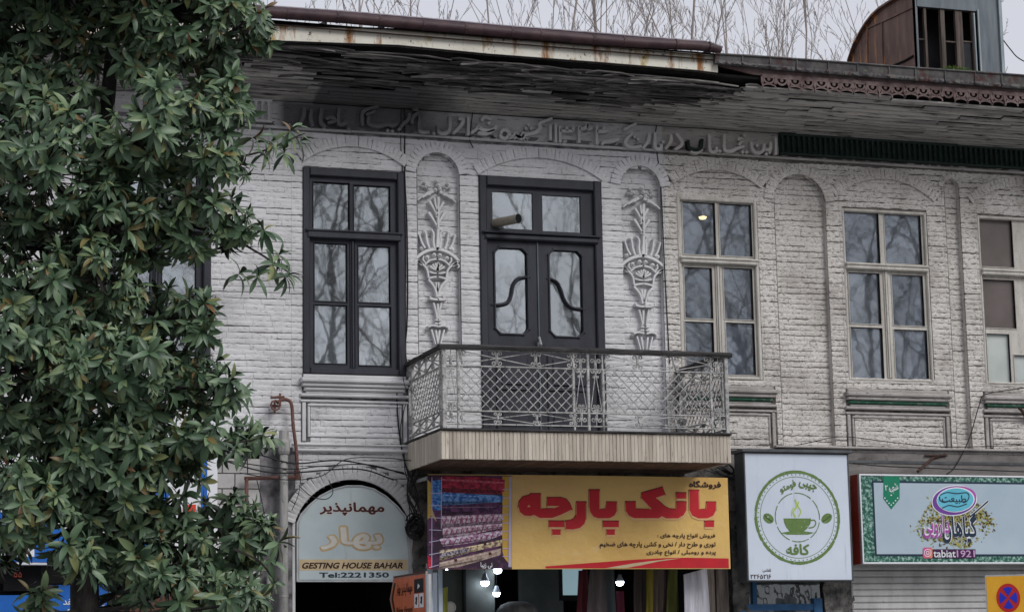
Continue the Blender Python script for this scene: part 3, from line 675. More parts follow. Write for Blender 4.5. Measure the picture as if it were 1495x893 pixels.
# ------------------------------------------------------------------ balcony door
x0, x1, z0, z1 = F_D; bw = M['black_wood']
D = obj('balcony_door', MB().cbox(x0, x0+.085, -.035, .10, z0, z1, .012).cbox(x1-.085, x1, -.035, .10, z0, z1, .012).cbox(x0+.086, x1-.086, -.035, .10, z1-.11, z1, .012), bw, WH)
tp = [PR((718, 279.4), (778.2, 336), Yg), PR((790.8, 284.8), (848.1, 340.3), Yg)]
zd = P(785, 352, 0).z; mb = MB(); plate(mb, (x0+.085, x1-.085, zd, z1-.11), tp, .015, .055); obj('fanlight', mb, bw, D)
obj('transom', MB().cbox(x0+.05, x1-.05, -.055, .06, zd-.012, zd+.055, .018).cbox(x0+.03, x1-.03, -.07, .03, zd+.056, zd+.078, .008), bw, D)
for p in tp: obj('pane', MB().box(p[0]-.004, p[1]+.004, .04, .044, p[2]-.004, p[3]+.004), M['glass_grey'], D)
xc = P(786, 430, 0).x
def cutpane(p, c=.06):
    a, b, d, e = p; return [(a+c, d), (b-c, d), (b, d+c), (b, e-c), (b-c, e), (a+c, e), (a, e-c), (a, d+c)]
for side, (pa, pb), sb in ((0, ((720, 361), (771, 489)), [(717, 444.5), (731, 444.5), (742, 441), (747, 431), (750, 416), (757, 407), (766, 404.5), (774.5, 404.2)]),
                           (1, ((799.5, 364.5), (851.5, 493)), [(798, 406.5), (807, 407.5), (815, 413), (820, 424), (825, 438), (833, 447), (844, 450.5), (855, 451)])):
    lx0, lx1 = (x0+.086, xc-.002) if side == 0 else (xc+.002, x1-.086); zb, zt_ = 4.10, zd-.014
    pn = PR(pa, pb, Yg); oc = cutpane(pn)
    # leaf board with an eight-cornered hole: ring of quads
    mb = MB(); outer = []
    for (x, z) in oc:
        outer.append((x, z))
    y0_, y1_ = .004, .05
    rect = [(lx0, zb), (lx1, zb), (lx1, zt_), (lx0, zt_)]
    fr8 = [(oc[0][0], zb), (oc[1][0], zb), (lx1, oc[2][1]), (lx1, oc[3][1]), (oc[4][0], zt_), (oc[5][0], zt_), (lx0, oc[6][1]), (lx0, oc[7][1])]
    polys = []
    for k in range(8):
        l = (k+1) % 8; cor = {1: rect[1], 3: rect[2], 5: rect[3], 7: rect[0]}.get(k)
        polys.append([fr8[k]]+([cor] if cor else [])+[fr8[l], oc[l], oc[k]])
    for pl in polys: mb.prism(pl, y0_, y1_)
    leaf = obj('door_leaf', mb, bw, D)
    # moulding round the glass with small ears at the corners
    mo = MB().stroke(oc+[oc[0]], .026, .006, .018, .5)
    for k in range(8):
        mo.blob(oc[k][0], oc[k][1], .021, .006, .022, 6)
    obj('moulding', mo, bw, leaf)
    obj('pane', MB().box(pn[0]-.002, pn[1]+.002, .034, .038, pn[2]-.002, pn[3]+.002), M['glass_grey'], leaf)
    sp = smooth(PX(sb, .0), 5); obj('glazing_bar', MB().stroke(sp, .048, .034, .034, .45).stroke([(a, b) for a, b in sp], .014, .001, .010, .5), bw, leaf)
    mb = MB()
    for (a, b) in ((4.62, 5.02), (4.18, 4.56)):
        if side == 0: X0, X1 = lx0+.08, lx1-.08
        else: X0, X1 = lx0+.08, lx1-.08
        mb.cbox(X0, X1, -.012, .01, a, b, .010); mb.cbox(X0+.05, X1-.05, -.026, .0, a+.05, b-.05, .018)
    mb.cbox(lx0+.05, lx1-.05, -.014, .01, 5.09, 5.115, .006)
    obj('door_panel', mb, bw, leaf)
obj('meeting_strip', MB().cbox(xc-.008, xc+.004, -.012, .01, 4.1, zd-.014, .003), M['tin_grey'], D)
obj('door_handle', MB().tube([(xc+.0, -.01, 5.10), (xc, -.05, 5.12), (xc-.02, -.05, 5.2)], .014, 6).blob(xc, 5.12, .03, -.008, .02), M['sign_alu'], D)
obj('threshold', MB().cbox(x0+.06, x1-.06, -.09, .08, 4.045, 4.078, .01), bw, D)
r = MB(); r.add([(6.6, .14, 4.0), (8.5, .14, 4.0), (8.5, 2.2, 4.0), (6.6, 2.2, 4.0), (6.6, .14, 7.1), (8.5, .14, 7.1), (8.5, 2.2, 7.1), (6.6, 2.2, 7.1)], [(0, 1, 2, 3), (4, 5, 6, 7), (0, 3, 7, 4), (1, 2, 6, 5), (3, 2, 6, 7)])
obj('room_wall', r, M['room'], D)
# stove pipe through the fanlight
pa, pb = P(722, 326, .03), P(757, 319, -.28)
fp = obj('stove_pipe', MB().tube([pa, pa.lerp(pb, .5), pb], .050, 14, False), mat('tan stove pipe', [(.20, .17, .14), (.30, .27, .22)], 12, rough=.6, bump=.3), None)
tag(fp, 'tan stove pipe poking out through the left fanlight pane above the balcony door', 'stove pipe')
e = (pb-pa).normalized()
obj('pipe_mouth', MB().tube([pb-e*.004, pb-e*.006], .0485, 14), M['void'], fp)
obj('pipe_collar', MB().tube([pb-e*.03, pb+e*.002], .0525, 14, False), M['grey_pipe'], fp)

# ------------------------------------------------------------------ massing behind the facades, flanks
for root, a, b in ((WH, GX0, PAINT-.004), (CH, PAINT+.004, GX1)):
    mb = MB().box(a, b, 4.2, 11, 0, 7.9)
    mb.box(a, b, .01, 4.19, 7.42, 7.55)
    if root is WH: mb.box(a, a+.3, .02, 4.19, 0, 7.41)
    else: mb.box(b-.3, b, .02, 4.19, 0, 7.41)
    obj('rear_block', mb, M['concrete'], root)
# ================================================================== eaves
YE = -1.1
def zf(x): return 7.93-.0155*(x-4.4)                        # bottom of the fascia; the eaves sag to the right
def plank(x0, x1, ya, za, yb, zb, th=.018, j=.004):
    """board along x lying between (ya,za) and (yb,zb)"""
    v = []
    n = 3
    for i in range(n+1):
        x = x0+(x1-x0)*i/n; d = random.uniform(-j, j); e = random.uniform(-j, j)
        v += [(x, ya, za+d), (x, yb, zb+e), (x, yb, zb+e+th), (x, ya, za+d+th)]
    f = [(0, 1, 2, 3), tuple(4*n+k for k in (3, 2, 1, 0))]
    for i in range(n):
        for k in range(4): a = 4*i; f.append((a+k, a+(k+1) % 4, a+4+(k+1) % 4, a+4+k))
    m = MB(); m.add(v, f); return m
ROWS = 13
def rotten(t, x):
    """is the soffit broken here? t: 0 at the wall .. 1 at the fascia"""
    if x > 9.55 or x < 3.0: return 0
    lim = .52+.10*sin(x*2.1)+.07*sin(x*5.3)
    if x > 8.6: lim += (x-8.6)*.35
    if x < 4.9: lim = .68+.1*sin(x*6)
    return t > lim
for root, x0, x1, nm in ((WH, GX0, PAINT, 0), (CH, PAINT, GX1, 1)):
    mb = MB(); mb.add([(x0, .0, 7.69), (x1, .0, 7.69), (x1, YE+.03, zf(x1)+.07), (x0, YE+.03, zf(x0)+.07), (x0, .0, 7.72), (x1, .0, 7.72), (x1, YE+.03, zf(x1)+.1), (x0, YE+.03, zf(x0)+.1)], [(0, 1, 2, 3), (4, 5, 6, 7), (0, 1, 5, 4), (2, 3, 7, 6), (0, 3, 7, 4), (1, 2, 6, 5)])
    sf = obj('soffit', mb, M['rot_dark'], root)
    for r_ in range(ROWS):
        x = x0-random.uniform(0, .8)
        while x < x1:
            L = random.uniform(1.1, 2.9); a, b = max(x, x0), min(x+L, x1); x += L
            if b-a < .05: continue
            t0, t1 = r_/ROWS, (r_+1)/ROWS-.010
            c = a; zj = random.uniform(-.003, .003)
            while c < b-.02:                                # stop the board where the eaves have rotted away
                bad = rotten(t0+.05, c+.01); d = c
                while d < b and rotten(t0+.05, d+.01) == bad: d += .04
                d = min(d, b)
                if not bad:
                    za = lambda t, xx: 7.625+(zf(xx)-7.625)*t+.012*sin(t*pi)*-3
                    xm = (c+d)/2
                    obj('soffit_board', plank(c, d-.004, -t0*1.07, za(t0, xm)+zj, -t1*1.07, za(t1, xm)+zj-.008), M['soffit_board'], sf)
                c = d
# broken, hanging boards of the rotten eaves
sfW = [o for o in bpy.data.objects if o.name == 'soffit'][0]
for k in range(290):
    x = random.uniform(3.05, 9.75) if k > 90 else random.uniform(5.3, 9.2)
    t = random.uniform(.42, 1.0)
    if not rotten(t+.06, x): t = random.uniform(.75, 1)
    if x > 9.4: t = random.uniform(.82, 1.0)
    L = random.uniform(.25, 1.15)*(1 if x < 9.2 else .5); w = random.uniform(.012, .036)
    z = 7.625+(zf(x)-7.625)*t+random.uniform(-.028, .012)-.03*sin(t*pi); y = -t*1.07; tilt = random.gauss(0, .016); tw = random.gauss(0, .04)
    n = 4; v = []; wl_, wr_ = random.uniform(1.5, 9), random.uniform(1.5, 9)
    for i in range(n+1):
        u = i/n; xx = x-L/2+L*u; ww = w*(.25+.75*min(1, u*wl_, (1-u)*wr_)); zz = z+tilt*(u-.5)*L-(.03*random.random() if i in (0, n) else 0)
        yy = y+tw*(u-.5)*L
        v += [(xx, yy-ww/2, zz+ww*.25), (xx, yy+ww/2, zz-ww*.05), (xx, yy+ww/2, zz+.012), (xx, yy-ww/2, zz+.014+ww*.25)]
    f = [(0, 1, 2, 3), tuple(4*n+q for q in (3, 2, 1, 0))]
    for i in range(n):
        for q in range(4): a = 4*i; f.append((a+q, a+(q+1) % 4, a+4+(q+1) % 4, a+4+q))
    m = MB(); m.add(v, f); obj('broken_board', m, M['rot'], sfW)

# cream fascia, gutters
def edge(pts, Y):
    q = [P(x, y, Y) for x, y in pts]; a, b = q[0], q[1]; q = [a+(a-b)*((a.x-GX0)/max(.01, b.x-a.x))] + q; return q
top = edge([(400, 37), (581, 43), (716, 54), (870, 66), (1016, 77), (1048, 80)], YE); bot = edge([(400, 61), (581, 67.5), (716, 80.5), (870, 92), (1016, 104), (1048, 108)], YE)
mb = MB(); n = len(top)
for i in range(n): mb.v += [(top[i].x, YE, top[i].z), (bot[i].x, YE, bot[i].z), (bot[i].x, YE+.03, bot[i].z), (top[i].x, YE+.03, top[i].z)]
for i in range(n-1):
    for k in range(4): a = 4*i; mb.f.append((a+k, a+(k+1) % 4, a+4+(k+1) % 4, a+4+k))
mb.f += [(0, 1, 2, 3), (4*n-1, 4*n-2, 4*n-3, 4*n-4)]
fa = obj('fascia', mb, M['fascia'], WH)
obj('fascia_bead', MB().tube([p+Vector((0, -.008, 0)) for p in bot], .011, 5).tube([p+Vector((0, -.006, .0)) for p in top], .008, 5), M['rot_dark'], fa)
gp = edge([(400, 19), (500, 26), (581, 33.5), (716, 45.5), (850, 57), (940, 63.5), (1016, 67), (1040, 70), (1052, 74)], YE-.06)
g = obj('gutter', MB().tube(gp, [.058]*(len(gp)-4)+[.056, .052, .05, .04], 12), M['gutter'], WH, smooth=True)
for i in range(14):
    x = 3.2+i*.45+random.uniform(-.1, .1); zz = np.interp(x, [p.x for p in gp], [p.z for p in gp])
    obj('gutter_joint', MB().tube([(x, YE-.06, zz), (x+.02, YE-.06, zz)], .063, 12), M['gutter'], g)
ed = edge([(400, 10), (500, 17), (640, 29), (735, 38), (850, 47), (960, 56), (1030, 61), (1055, 69)], YE-.05)
mb = MB(); mb.tube([p for p in ed], .012, 5)
for a, b in zip(ed, ed[1:]): mb.add([(a.x, a.y, a.z), (b.x, b.y, b.z), (b.x, b.y+.4, b.z+.07), (a.x, a.y+.4, a.z+.07)], [(0, 1, 2, 3)])
obj('roof_edge', mb, mat('pale roof edge', [(.18, .15, .17), (.30, .27, .30)], 6, rough=.6, bump=.3), WH)
# cream building: boxed gutter in lengths, maroon band, tin lace
def seg(pxs, ys): return lambda x: np.interp(x, pxs, ys)
gt = seg([1045, 1100, 1238, 1343, 1462, 1495, 1700], [79, 82, 92, 100, 108, 110.5, 126]); gb = seg([1045, 1100, 1238, 1495, 1700], [92, 98, 109.5, 129, 144]); bb = seg([1045, 1100, 1240, 1495, 1700], [95, 109, 118.5, 138, 154])
x = 1044; gg = None
while x < 1690:
    x2 = x+random.uniform(38, 46); Yq = YE-.07
    a, b, c, d = P(x+1, gt(x), Yq), P(x2, gt(x2), Yq), P(x2, gb(x2), Yq), P(x+1, gb(x), Yq)
    m = MB(); jz = random.uniform(-.004, .004)
    m.add([(a.x, Yq, a.z+jz), (b.x, Yq, b.z), (c.x, Yq+.02, c.z), (d.x, Yq+.02, d.z+jz), (a.x, Yq+.12, a.z+jz), (b.x, Yq+.12, b.z), (c.x, Yq+.12, c.z), (d.x, Yq+.12, d.z+jz)], [(0, 1, 2, 3), (7, 6, 5, 4), (0, 4, 5, 1), (3, 2, 6, 7), (0, 3, 7, 4), (1, 5, 6, 2)])
    m.tube([(a.x, Yq-.004, a.z), (b.x, Yq-.004, b.z)], .012, 5); m.box(b.x-.012, b.x+.004, Yq-.006, Yq, c.z, b.z)
    n = 7                                                   # peeling lower lip
    for k in range(n):
        u = a.x+(b.x-a.x)*(k+random.random())/n; w = random.uniform(.02, .07); m.add([(u, Yq-.004, d.z+.035), (u+w, Yq-.006, c.z+.04), (u+w*.8, Yq-.03, c.z+random.uniform(-.01, .02)), (u+.004, Yq-.02, d.z+random.uniform(-.01, .02))], [(0, 1, 2, 3)])
    obj('gutter', m, M['gutter_grey'], CH); x = x2
pts = [1052, 1100, 1170, 1240, 1370, 1495, 1690]
mb = MB()
for i, q in enumerate(pts):
    a, b = P(q, gb(q)-3, YE), P(q, bb(q), YE); mb.v += [(a.x, YE, a.z), (b.x, YE, b.z), (b.x, YE+.03, b.z), (a.x, YE+.03, a.z)]
for i in range(len(pts)-1):
    for k in range(4): a = 4*i; mb.f.append((a+k, a+(k+1) % 4, a+4+(k+1) % 4, a+4+k))
fb = obj('fascia', mb, M['lace'], CH)
def lace_unit(w, broken):
    m = MB(); h = .168
    m.box(0, w, -.003, .003, -.045, .0)
    def s(p, wd, k=3): m.stroke(smooth(p, k), wd, .003, .006, .95)
    s([(0, -.03), (0, -.11)], .032); s([(w, -.03), (w, -.11)], .032)
    s([(.016, -.04), (.03, -.085), (w/2, -.108), (w-.03, -.085), (w-.016, -.04)], .022, 4)
    m.blob(w/2, -.06, .022, .002, .004, 7)
    if broken < 2: s([(0, -h), (.01, -.135), (w/2, -.118), (w-.01, -.135), (w, -h)], .017, 4); s([(0, -.10), (0, -h-.004)], [.02, .006] and .014)
    if broken < 1: s([(.02, -.115), (w*.3, -.10)], .014); s([(w-.02, -.115), (w*.7, -.10)], .014)
    return m.mesh('lace_panel', M['lace'])
LU = [lace_unit(.155, k) for k in (0, 0, 1, 2)]
X = P(1112, 112, YE).x
while X < P(1690, 150, YE).x:
    v = Vector((X, YE, 0)); z = np.interp(X, [P(q, bb(q), YE).x for q in pts], [P(q, bb(q), YE).z for q in pts])
    inst('lace_panel', LU[random.choice((0, 1, 0, 2, 3) if X > 10 else (3, 3, 2))], fb, (X, YE-.012, z+.012), (random.gauss(0, .05), .014, 0), (1, 1, random.uniform(.93, 1.05))); X += .1555
# tin roofs (low pitch, sheets with standing seams)
for root, a, b in ((WH, GX0-.2, PAINT+.35), (CH, PAINT+.36, GX1+.2)):
    mb = MB(); za, zb = 8.17 if root is WH else 8.13, 9.45
    mb.add([(a, YE-.05, za), (b, YE-.05, za-.05), (b, 5.6, zb), (a, 5.6, zb), (b, 11.6, za), (a, 11.6, za), (a, YE-.05, za-.04), (b, YE-.05, za-.09), (b, 11.6, za-.06), (a, 11.6, za-.06)], [(0, 1, 2, 3), (3, 2, 4, 5), (6, 7, 8, 9), (0, 3, 5, 9, 6), (1, 7, 8, 4, 2)])
    rf = obj('roof', mb, M['roof'], root)
    me = MB().box(-.012, .012, 0, 6.85, 0, .035).mesh('roof_seam', M['roof'])
    x = a+.3
    while x < b-.1:
        if not 11.7 < x < 14.2: inst('roof_seam', me, rf, (x, YE-.04, za-.03), (math.atan2(zb-za, 5.6-YE), 0, 0))
        x += .6
# ------------------------------------------------------------------ dormer
YD = .9
def PSX(px, py, X):
    d = _F*CF+_R*(px-747.5)-_U*(py-446.5); q = CAM+d*((X-CAM.x)/d.x); return (q.y, q.z)
XD0 = P(1337, 50, YD).x; XD1 = P(1460, 60, YD).x
DR = thing('roof_dormer', 'rusty sheet clad roof dormer with dark broken windows above the cream house', 'dormer', ((XD0+XD1)/2, YD, 8.3))
cur = [PSX(*q, XD0) for q in ((1241.7, 91), (1250, 67), (1260, 48), (1267.6, 36), (1277, 24), (1288, 14), (1302, 5), (1318, -4))]
yF, zT = YD, P(1337, 8, YD).z
back = [(cur[0][0]+.15, 8.4)]+cur+[(yF-.02, zT+.30)]
side = back+[(yF, 8.4)]
for nm, X, sgn in (('side_cladding', XD0, -1), ('side_cladding', XD1, 1)):
    n = len(side); mb = MB(); mb.add([(X, y, z) for y, z in side]+[(X+.03*-sgn, y, z) for y, z in side], [tuple(range(n)), tuple(range(2*n-1, n-1, -1))]+[(k, n+k, n+(k+1) % n, (k+1) % n) for k in range(n)])
    s = obj(nm, mb, M['rust_sheet'] if sgn < 0 else M['tin_grey'], DR)
    if sgn < 0:
        def on(px, py): y, z = PSX(px, py, XD0); return (XD0-.008, y, z)
        sm = MB()
        for pl in ([(1267.5, 36), (1267, 96)], [(1268, 41), (1300, 27), (1333, 11)], [(1288.5, 32), (1290, 98)], [(1240.5, 92), (1250, 67), (1260, 48), (1267.6, 36), (1277, 24), (1288, 14), (1302, 5), (1318, -4)]):
            sm.tube([on(*q) for q in pl], .011, 4)
        obj('seam', sm, M['rust_sheet'], s)
        obj('flashing', MB().tube([on(1305, 96), on(1322, 89), on(1334, 82)], .016, 5), M['void'], s)
mb = MB(); tc = [(y, z) for y, z in cur]+[(yF-.12, zT+.32)]
for y, z in tc: mb.v += [(XD0-.05, y, z+.004), (XD1+.05, y, z+.004), (XD1+.05, y, z+.03), (XD0-.05, y, z+.03)]
for i in range(len(tc)-1):
    for k in range(4): a = 4*i; mb.f.append((a+k, a+(k+1) % 4, a+4+(k+1) % 4, a+4+k))
mb.f += [(0, 1, 2, 3), tuple(4*len(tc)-1-k for k in range(4))]
obj('dormer_roof', mb, M['rust_sheet'], DR)
def PD(px, py): q = P(px, py, YD); return q.x, q.z
zb_ = 8.35
obj('front_frame', MB().box(XD0-.0, XD0+.022, YD-.02, YD+.05, zb_, zT+.28).box(PD(1430, 50)[0], XD1+.01, YD-.02, YD+.05, zb_, zT+.28).box(XD0+.023, PD(1430, 50)[0]-.001, YD-.03, YD+.05, zT-.02, zT+.28), M['tin_grey'], DR)
obj('corner_strip', MB().box(XD1-.02, XD1+.02, YD-.05, YD-.021, zb_, zT+.28).box(PD(1428, 50)[0]-.02, PD(1428, 50)[0]+.0, YD-.05, YD-.03, zb_, zT).box(PD(1422, 50)[0]-.02, PD(1422, 50)[0]-.004, YD-.05, YD-.03, zb_, zT-.05), mat('pale teal tin', [(.20, .25, .27), (.34, .40, .42)], 6, stretch=(4, 4, .4), rough=.6), DR)
for a, b in ((1350, 1353.5), (1374, 1380), (1396, 1406), (1420, 1423)):
    obj('mullion', MB().box(PD(a, 60)[0], PD(b, 60)[0], YD-.01, YD+.04, zb_, zT-.021, .004), M['old_wood'], DR)
for a, b, y in ((1341, 1350, 57), (1380, 1396, 60.5), (1406, 1420, 60.5)):
    obj('glazing_bar', MB().box(PD(a, y)[0], PD(b, y)[0], YD, YD+.03, PD(a, y)[1]-.008, PD(a, y)[1]+.008), M['old_wood'], DR)
for a, b, c, d in ((1406.5, 1420, 61, 104),):
    x_, z_ = PD(a, d), PD(b, c); obj('pane', MB().box(x_[0], z_[0], YD+.012, YD+.015, x_[1], z_[1]), glass('dusty dark glass', .03, (.3, .35, .4), wave=.03, dust=.03), DR)
mb = MB().box(XD0+.035, XD1-.035, YD+.3, YD+.32, zb_, zT+.2)
obj('inner_board', mb, M['void'], DR)
# grass growing in the gutter
def grass(pxa, pxb, hmax, name='grass'):
    mb = MB(); r = random.Random(3)
    for k in range(520):
        u = r.random(); px = pxa+(pxb-pxa)*u; q = P(px, gt(px)+1, YE-.02); h = hmax*(.25+.75*r.random())*(.25+.75*sin(pi*min(1, u*1.6+.02)) if u < .6 else .35); l = r.uniform(-.03, .03)
        mb.add([(q.x-.004, q.y+r.uniform(-.03, .05), q.z), (q.x+.004, q.y, q.z), (q.x+l, q.y, q.z+h)], [(0, 1, 2)])
    o = obj(name, mb, flat('gutter grass', (.13, .22, .035), .7), None); o['kind'] = 'stuff'; o['label'] = 'bright green grass tufts growing in the gutter under the dormer'; return o
grass(1372, 1455, .085)

# ================================================================== balcony
YB = -1.3
BX0, BX1 = P(648, 600, YB).x, P(1062, 600, YB).x
BZ0, BZ1 = 3.745, 4.03
BAL = thing('balcony', 'wrought iron balcony with lattice railing and cream slatted edge below the black double door', 'balcony', ((BX0+BX1)/2, -.6, BZ0))
fx0, fx1 = BX0-.03, BX1+.02
obj('floor_slab', MB().box(fx0+.02, fx1-.02, YB+.02, -.012, BZ0+.03, BZ1), M['slab'], BAL)
obj('slab_edge', MB().cbox(fx0-.01, fx1+.01, YB-.03, YB+.3, BZ1+.001, BZ1+.022, .005).box(fx0-.01, fx0+.3, YB+.3, -.012, BZ1+.001, BZ1+.022).box(fx1-.3, fx1+.01, YB+.3, -.012, BZ1+.001, BZ1+.022), M['rail_wood'], BAL)
sm = [MB().cbox(-.0185, .0185, -.004, .014, 0, BZ1-BZ0-.002, .004).mesh('cladding_slat', M['slat']) for _ in range(1)]
x = fx0+.02
while x < fx1-.0:
    inst('cladding_slat', sm[0], BAL, (x, YB, BZ0+random.uniform(-.002, .002)), (0, random.gauss(0, .003), 0), (random.uniform(.96, 1.04), 1, 1)); x += .0392
y = YB+.02
while y < -.03:
    for X, r in ((fx0, -pi/2), (fx1, pi/2)):
        inst('cladding_slat', sm[0], BAL, (X, y, BZ0+random.uniform(-.002, .002)), (0, 0, r))
    y += .0392
ms = MB().box(-.045, .045, YB+.015, -.02, 0, .015).mesh('underside_board', mat('stained underside board', [(.06, .035, .025), (.13, .08, .055)], 4, stretch=(5, 1, 1), rough=.85, bump=.4, var=.2))
x = fx0+.07
while x < fx1-.05: inst('underside_board', ms, BAL, (x, 0, BZ0+.008)); x += .096
# railing: built in (u, z) and mapped on the three sides
zr, zu, zl, zb2 = P(670, 509, YB).z, P(669.6, 533.6, YB).z, P(669.6, 599, YB).z, P(674, 618.5, YB).z
def curl(cu, cz, s, mir):
    out = []
    for i in range(15):
        t = i/14; a = pi-radians(400)*(1-t); r = (.05+.11*t)*s; out.append((.22*s+r*cos(a), .32*s+r*sin(a)))
    full = out+[(x, -z) for x, z in reversed(out)]
    return [(cu+mir*x, cz+z) for x, z in full]
def mapper(side):
    if side == 'f': return lambda v: (v[0], YB+v[1], v[2])
    X = BX0 if side == 'l' else BX1; k = 1 if side == 'l' else -1
    return lambda v: (X+k*v[1], YB+v[0], v[2])
def putm(name, mb, side, parent=None, m=None):
    f = mapper(side); mb.v = [f(v) for v in mb.v]; return obj(name, mb, m or M['iron'], parent or BAL)
def rod(mb, a, b, r=.0055): mb.tube([(a[0], 0, a[1]), (b[0], 0, b[1])], r, 4)
def lattice(side, u0, u1, z0, z1, p=.1):
    fr = MB(); fr.cbox(u0-.012, u0+.010, -.012, .012, z0-.01, z1+.01, .003).cbox(u1-.010, u1+.012, -.012, .012, z0-.01, z1+.01, .003)
    fr.cbox(u0-.011, u1+.011, -.008, .008, z0-.016, z0-.006, .002).cbox(u0-.011, u1+.011, -.008, .008, z1+.006, z1+.014, .002)
    fr = putm('lattice_frame', fr, side)
    h = z1-z0; c = u0-h+p*.4
    while c < u1:
        for s in (0, 1):
            a, b = max(c, u0), min(c+h, u1)
            if b-a < .03: continue
            za, zb = z0+(a-c), z0+(b-c)
            if s: za, zb = z1-(a-c), z1-(b-c)
            m = MB().tube([(a, -.005+.01*s, za), (b, -.005+.01*s, zb)], .0058, 4); putm('lattice_bar', m, side, fr)
        c += p
def cluster(side, u, z, s=.15, arms=(1, -1)):
    m = MB()
    for k in arms: m.stroke(curl(u, z, s, k), .011, .006, .012, .8)
    m.cbox(u-.009, u+.009, -.012, .010, z-.02, z+.02, .003)
    putm('scroll', m, side)
def frieze(side, u0, spans_, z0, z1, first_open=True):
    zm = (z0+z1)/2; op = first_open; u = u0; m = MB()
    for i, u2 in enumerate(spans_):
        if op: rod(m, (u+.03, z1-.01), (u2, zm)); rod(m, (u+.03, z0+.01), (u2, zm))
        else: rod(m, (u, zm), (u2-.03, z1-.01)); rod(m, (u, zm), (u2-.03, z0+.01))
        cluster(side, u2, zm, z1-z0-.004)
        u = u2; op = not op
    putm('diagonal_rod', m, side)
def narrow(side, u0, u1):
    c = (u0+u1)/2; s = .155
    for z in (zu+.035, zl-.02+.005):
        cluster(side, c, z, s)
    m = MB(); rod(m, (c, zu-.03), (u0+.01, zl+.05), .005); rod(m, (c, zu-.03), (u1-.01, zl+.05), .005); rod(m, (c, zr), (c, zu), .005); rod(m, (c, zl), (c, zb2), .005)
    m.stroke(curl(c, zu-.045, .09, 1), .009, .005, .01, .8).stroke(curl(c, zu-.045, .09, -1), .009, .005, .01, .8); m.stroke(curl(c, zl+.045, .09, 1), .009, .005, .01, .8).stroke(curl(c, zl+.045, .09, -1), .009, .005, .01, .8)
    putm('narrow_panel', m, side)
def post(side, u, w=.03):
    m = MB().cbox(u-w/2, u+w/2, -w/2, w/2, BZ1+.02, zr+.0, .004); putm('post', m, side)
def hbar(side, u0, u1, z, r=.010):
    m = MB().cbox(u0, u1, -r, r, z-r*.7, z+r*.7, .003); putm('rail_bar', m, side)
U = lambda px, py=570: P(px, py, YB).x
for z in (zr-.004, zu, zl, zb2): hbar('f', BX0, BX1, z)
post('f', BX0+.005, .045); post('f', U(858.8), .028); post('f', BX1-.005, .04); post('f', U(668.6), .02); post('f', U(838), .02); post('f', U(880), .018); post('f', U(1038.5), .02)
narrow('f', U(649), U(668)); narrow('f', U(839), U(857)); narrow('f', U(861), U(879)); narrow('f', U(1040), U(1058))
lattice('f', U(670), U(837), zl+.012, zu-.012); lattice('f', U(881), U(1037.5), zl+.012, zu-.012)
for z0_, z1_ in ((zu+.008, zr-.008), (zb2+.008, zl-.008)):
    for base, cs in ((670, (726, 783, 836)), (881, (932, 985, 1036))):
        cluster('f', U(base+3), (z0_+z1_)/2, z1_-z0_-.004, (1,)); frieze('f', U(base), [U(c) for c in cs], z0_, z1_)
for sd in 'lr':
    for z in (zr-.004, zu, zl, zb2): hbar(sd, .03, 1.29, z)
    for u in (.10, 1.15, 1.27): post(sd, u, .026)
    narrow(sd, 1.16, 1.26)
    lattice(sd, .12, 1.14, zl+.012, zu-.012)
    for z0_, z1_ in ((zu+.008, zr-.008), (zb2+.008, zl-.008)):
        m = MB()
        for a, b in ((.12, .63), (.63, 1.14)): rod(m, (a, z0_), (b, z1_), .009); rod(m, (a, z1_), (b, z0_), .009)
        putm('cross_rod', m, sd)
        for u in (.375, .63, .885): cluster(sd, u, (z0_+z1_)/2, z1_-z0_-.01)
# weathered timber handrail, split into worn lengths
def hand(side, u0, u1, n):
    for k in range(n):
        a, b = u0+(u1-u0)*k/n, u0+(u1-u0)*(k+1)/n-.003; m = MB(); q = 6; v = []
        prof_ = [(-.045, .0), (-.05, .025), (-.03, .046), (.03, .048), (.045, .025), (.042, .0)]
        for i in range(q+1):
            u = a+(b-a)*i/q
            for y, z in prof_: v.append((u, y+random.uniform(-.003, .003), zr+z+random.uniform(-.004, .004)-.004*(i in (0, q))))
        f = [tuple(range(6)), tuple(q*6+5-i for i in range(6))]
        for i in range(q):
            for j in range(6): f.append((i*6+j, i*6+(j+1) % 6, (i+1)*6+(j+1) % 6, (i+1)*6+j))
        m.add(v, f); putm('handrail', m, side, None, M['rail_wood'])
hand('f', BX0-.05, BX1+.06, 4); hand('l', .06, 1.29, 2); hand('r', .06, 1.29, 2)
# ================================================================== lettering
AR = {'ا': (0xFE8D, 0xFE8E), 'آ': (0xFE81, 0xFE82), 'د': (0xFEA9, 0xFEAA), 'ذ': (0xFEAB, 0xFEAC), 'ر': (0xFEAD, 0xFEAE), 'ز': (0xFEAF, 0xFEB0), 'و': (0xFEED, 0xFEEE)}
for c, b in zip('بتثجحخسشصضطظعغفقلمنه', (0xFE8F, 0xFE95, 0xFE99, 0xFE9D, 0xFEA1, 0xFEA5, 0xFEB1, 0xFEB5, 0xFEB9, 0xFEBD, 0xFEC1, 0xFEC5, 0xFEC9, 0xFECD, 0xFED1, 0xFED5, 0xFEDD, 0xFEE1, 0xFEE5, 0xFEE9)): AR[c] = (b, b+1, b+2, b+3)
AR.update({'پ': (0xFB56, 0xFB57, 0xFB58, 0xFB59), 'چ': (0xFB7A, 0xFB7B, 0xFB7C, 0xFB7D), 'ک': (0xFB8E, 0xFB8F, 0xFB90, 0xFB91), 'گ': (0xFB92, 0xFB93, 0xFB94, 0xFB95), 'ی': (0xFBFC, 0xFBFD, 0xFBFE, 0xFBFF)})
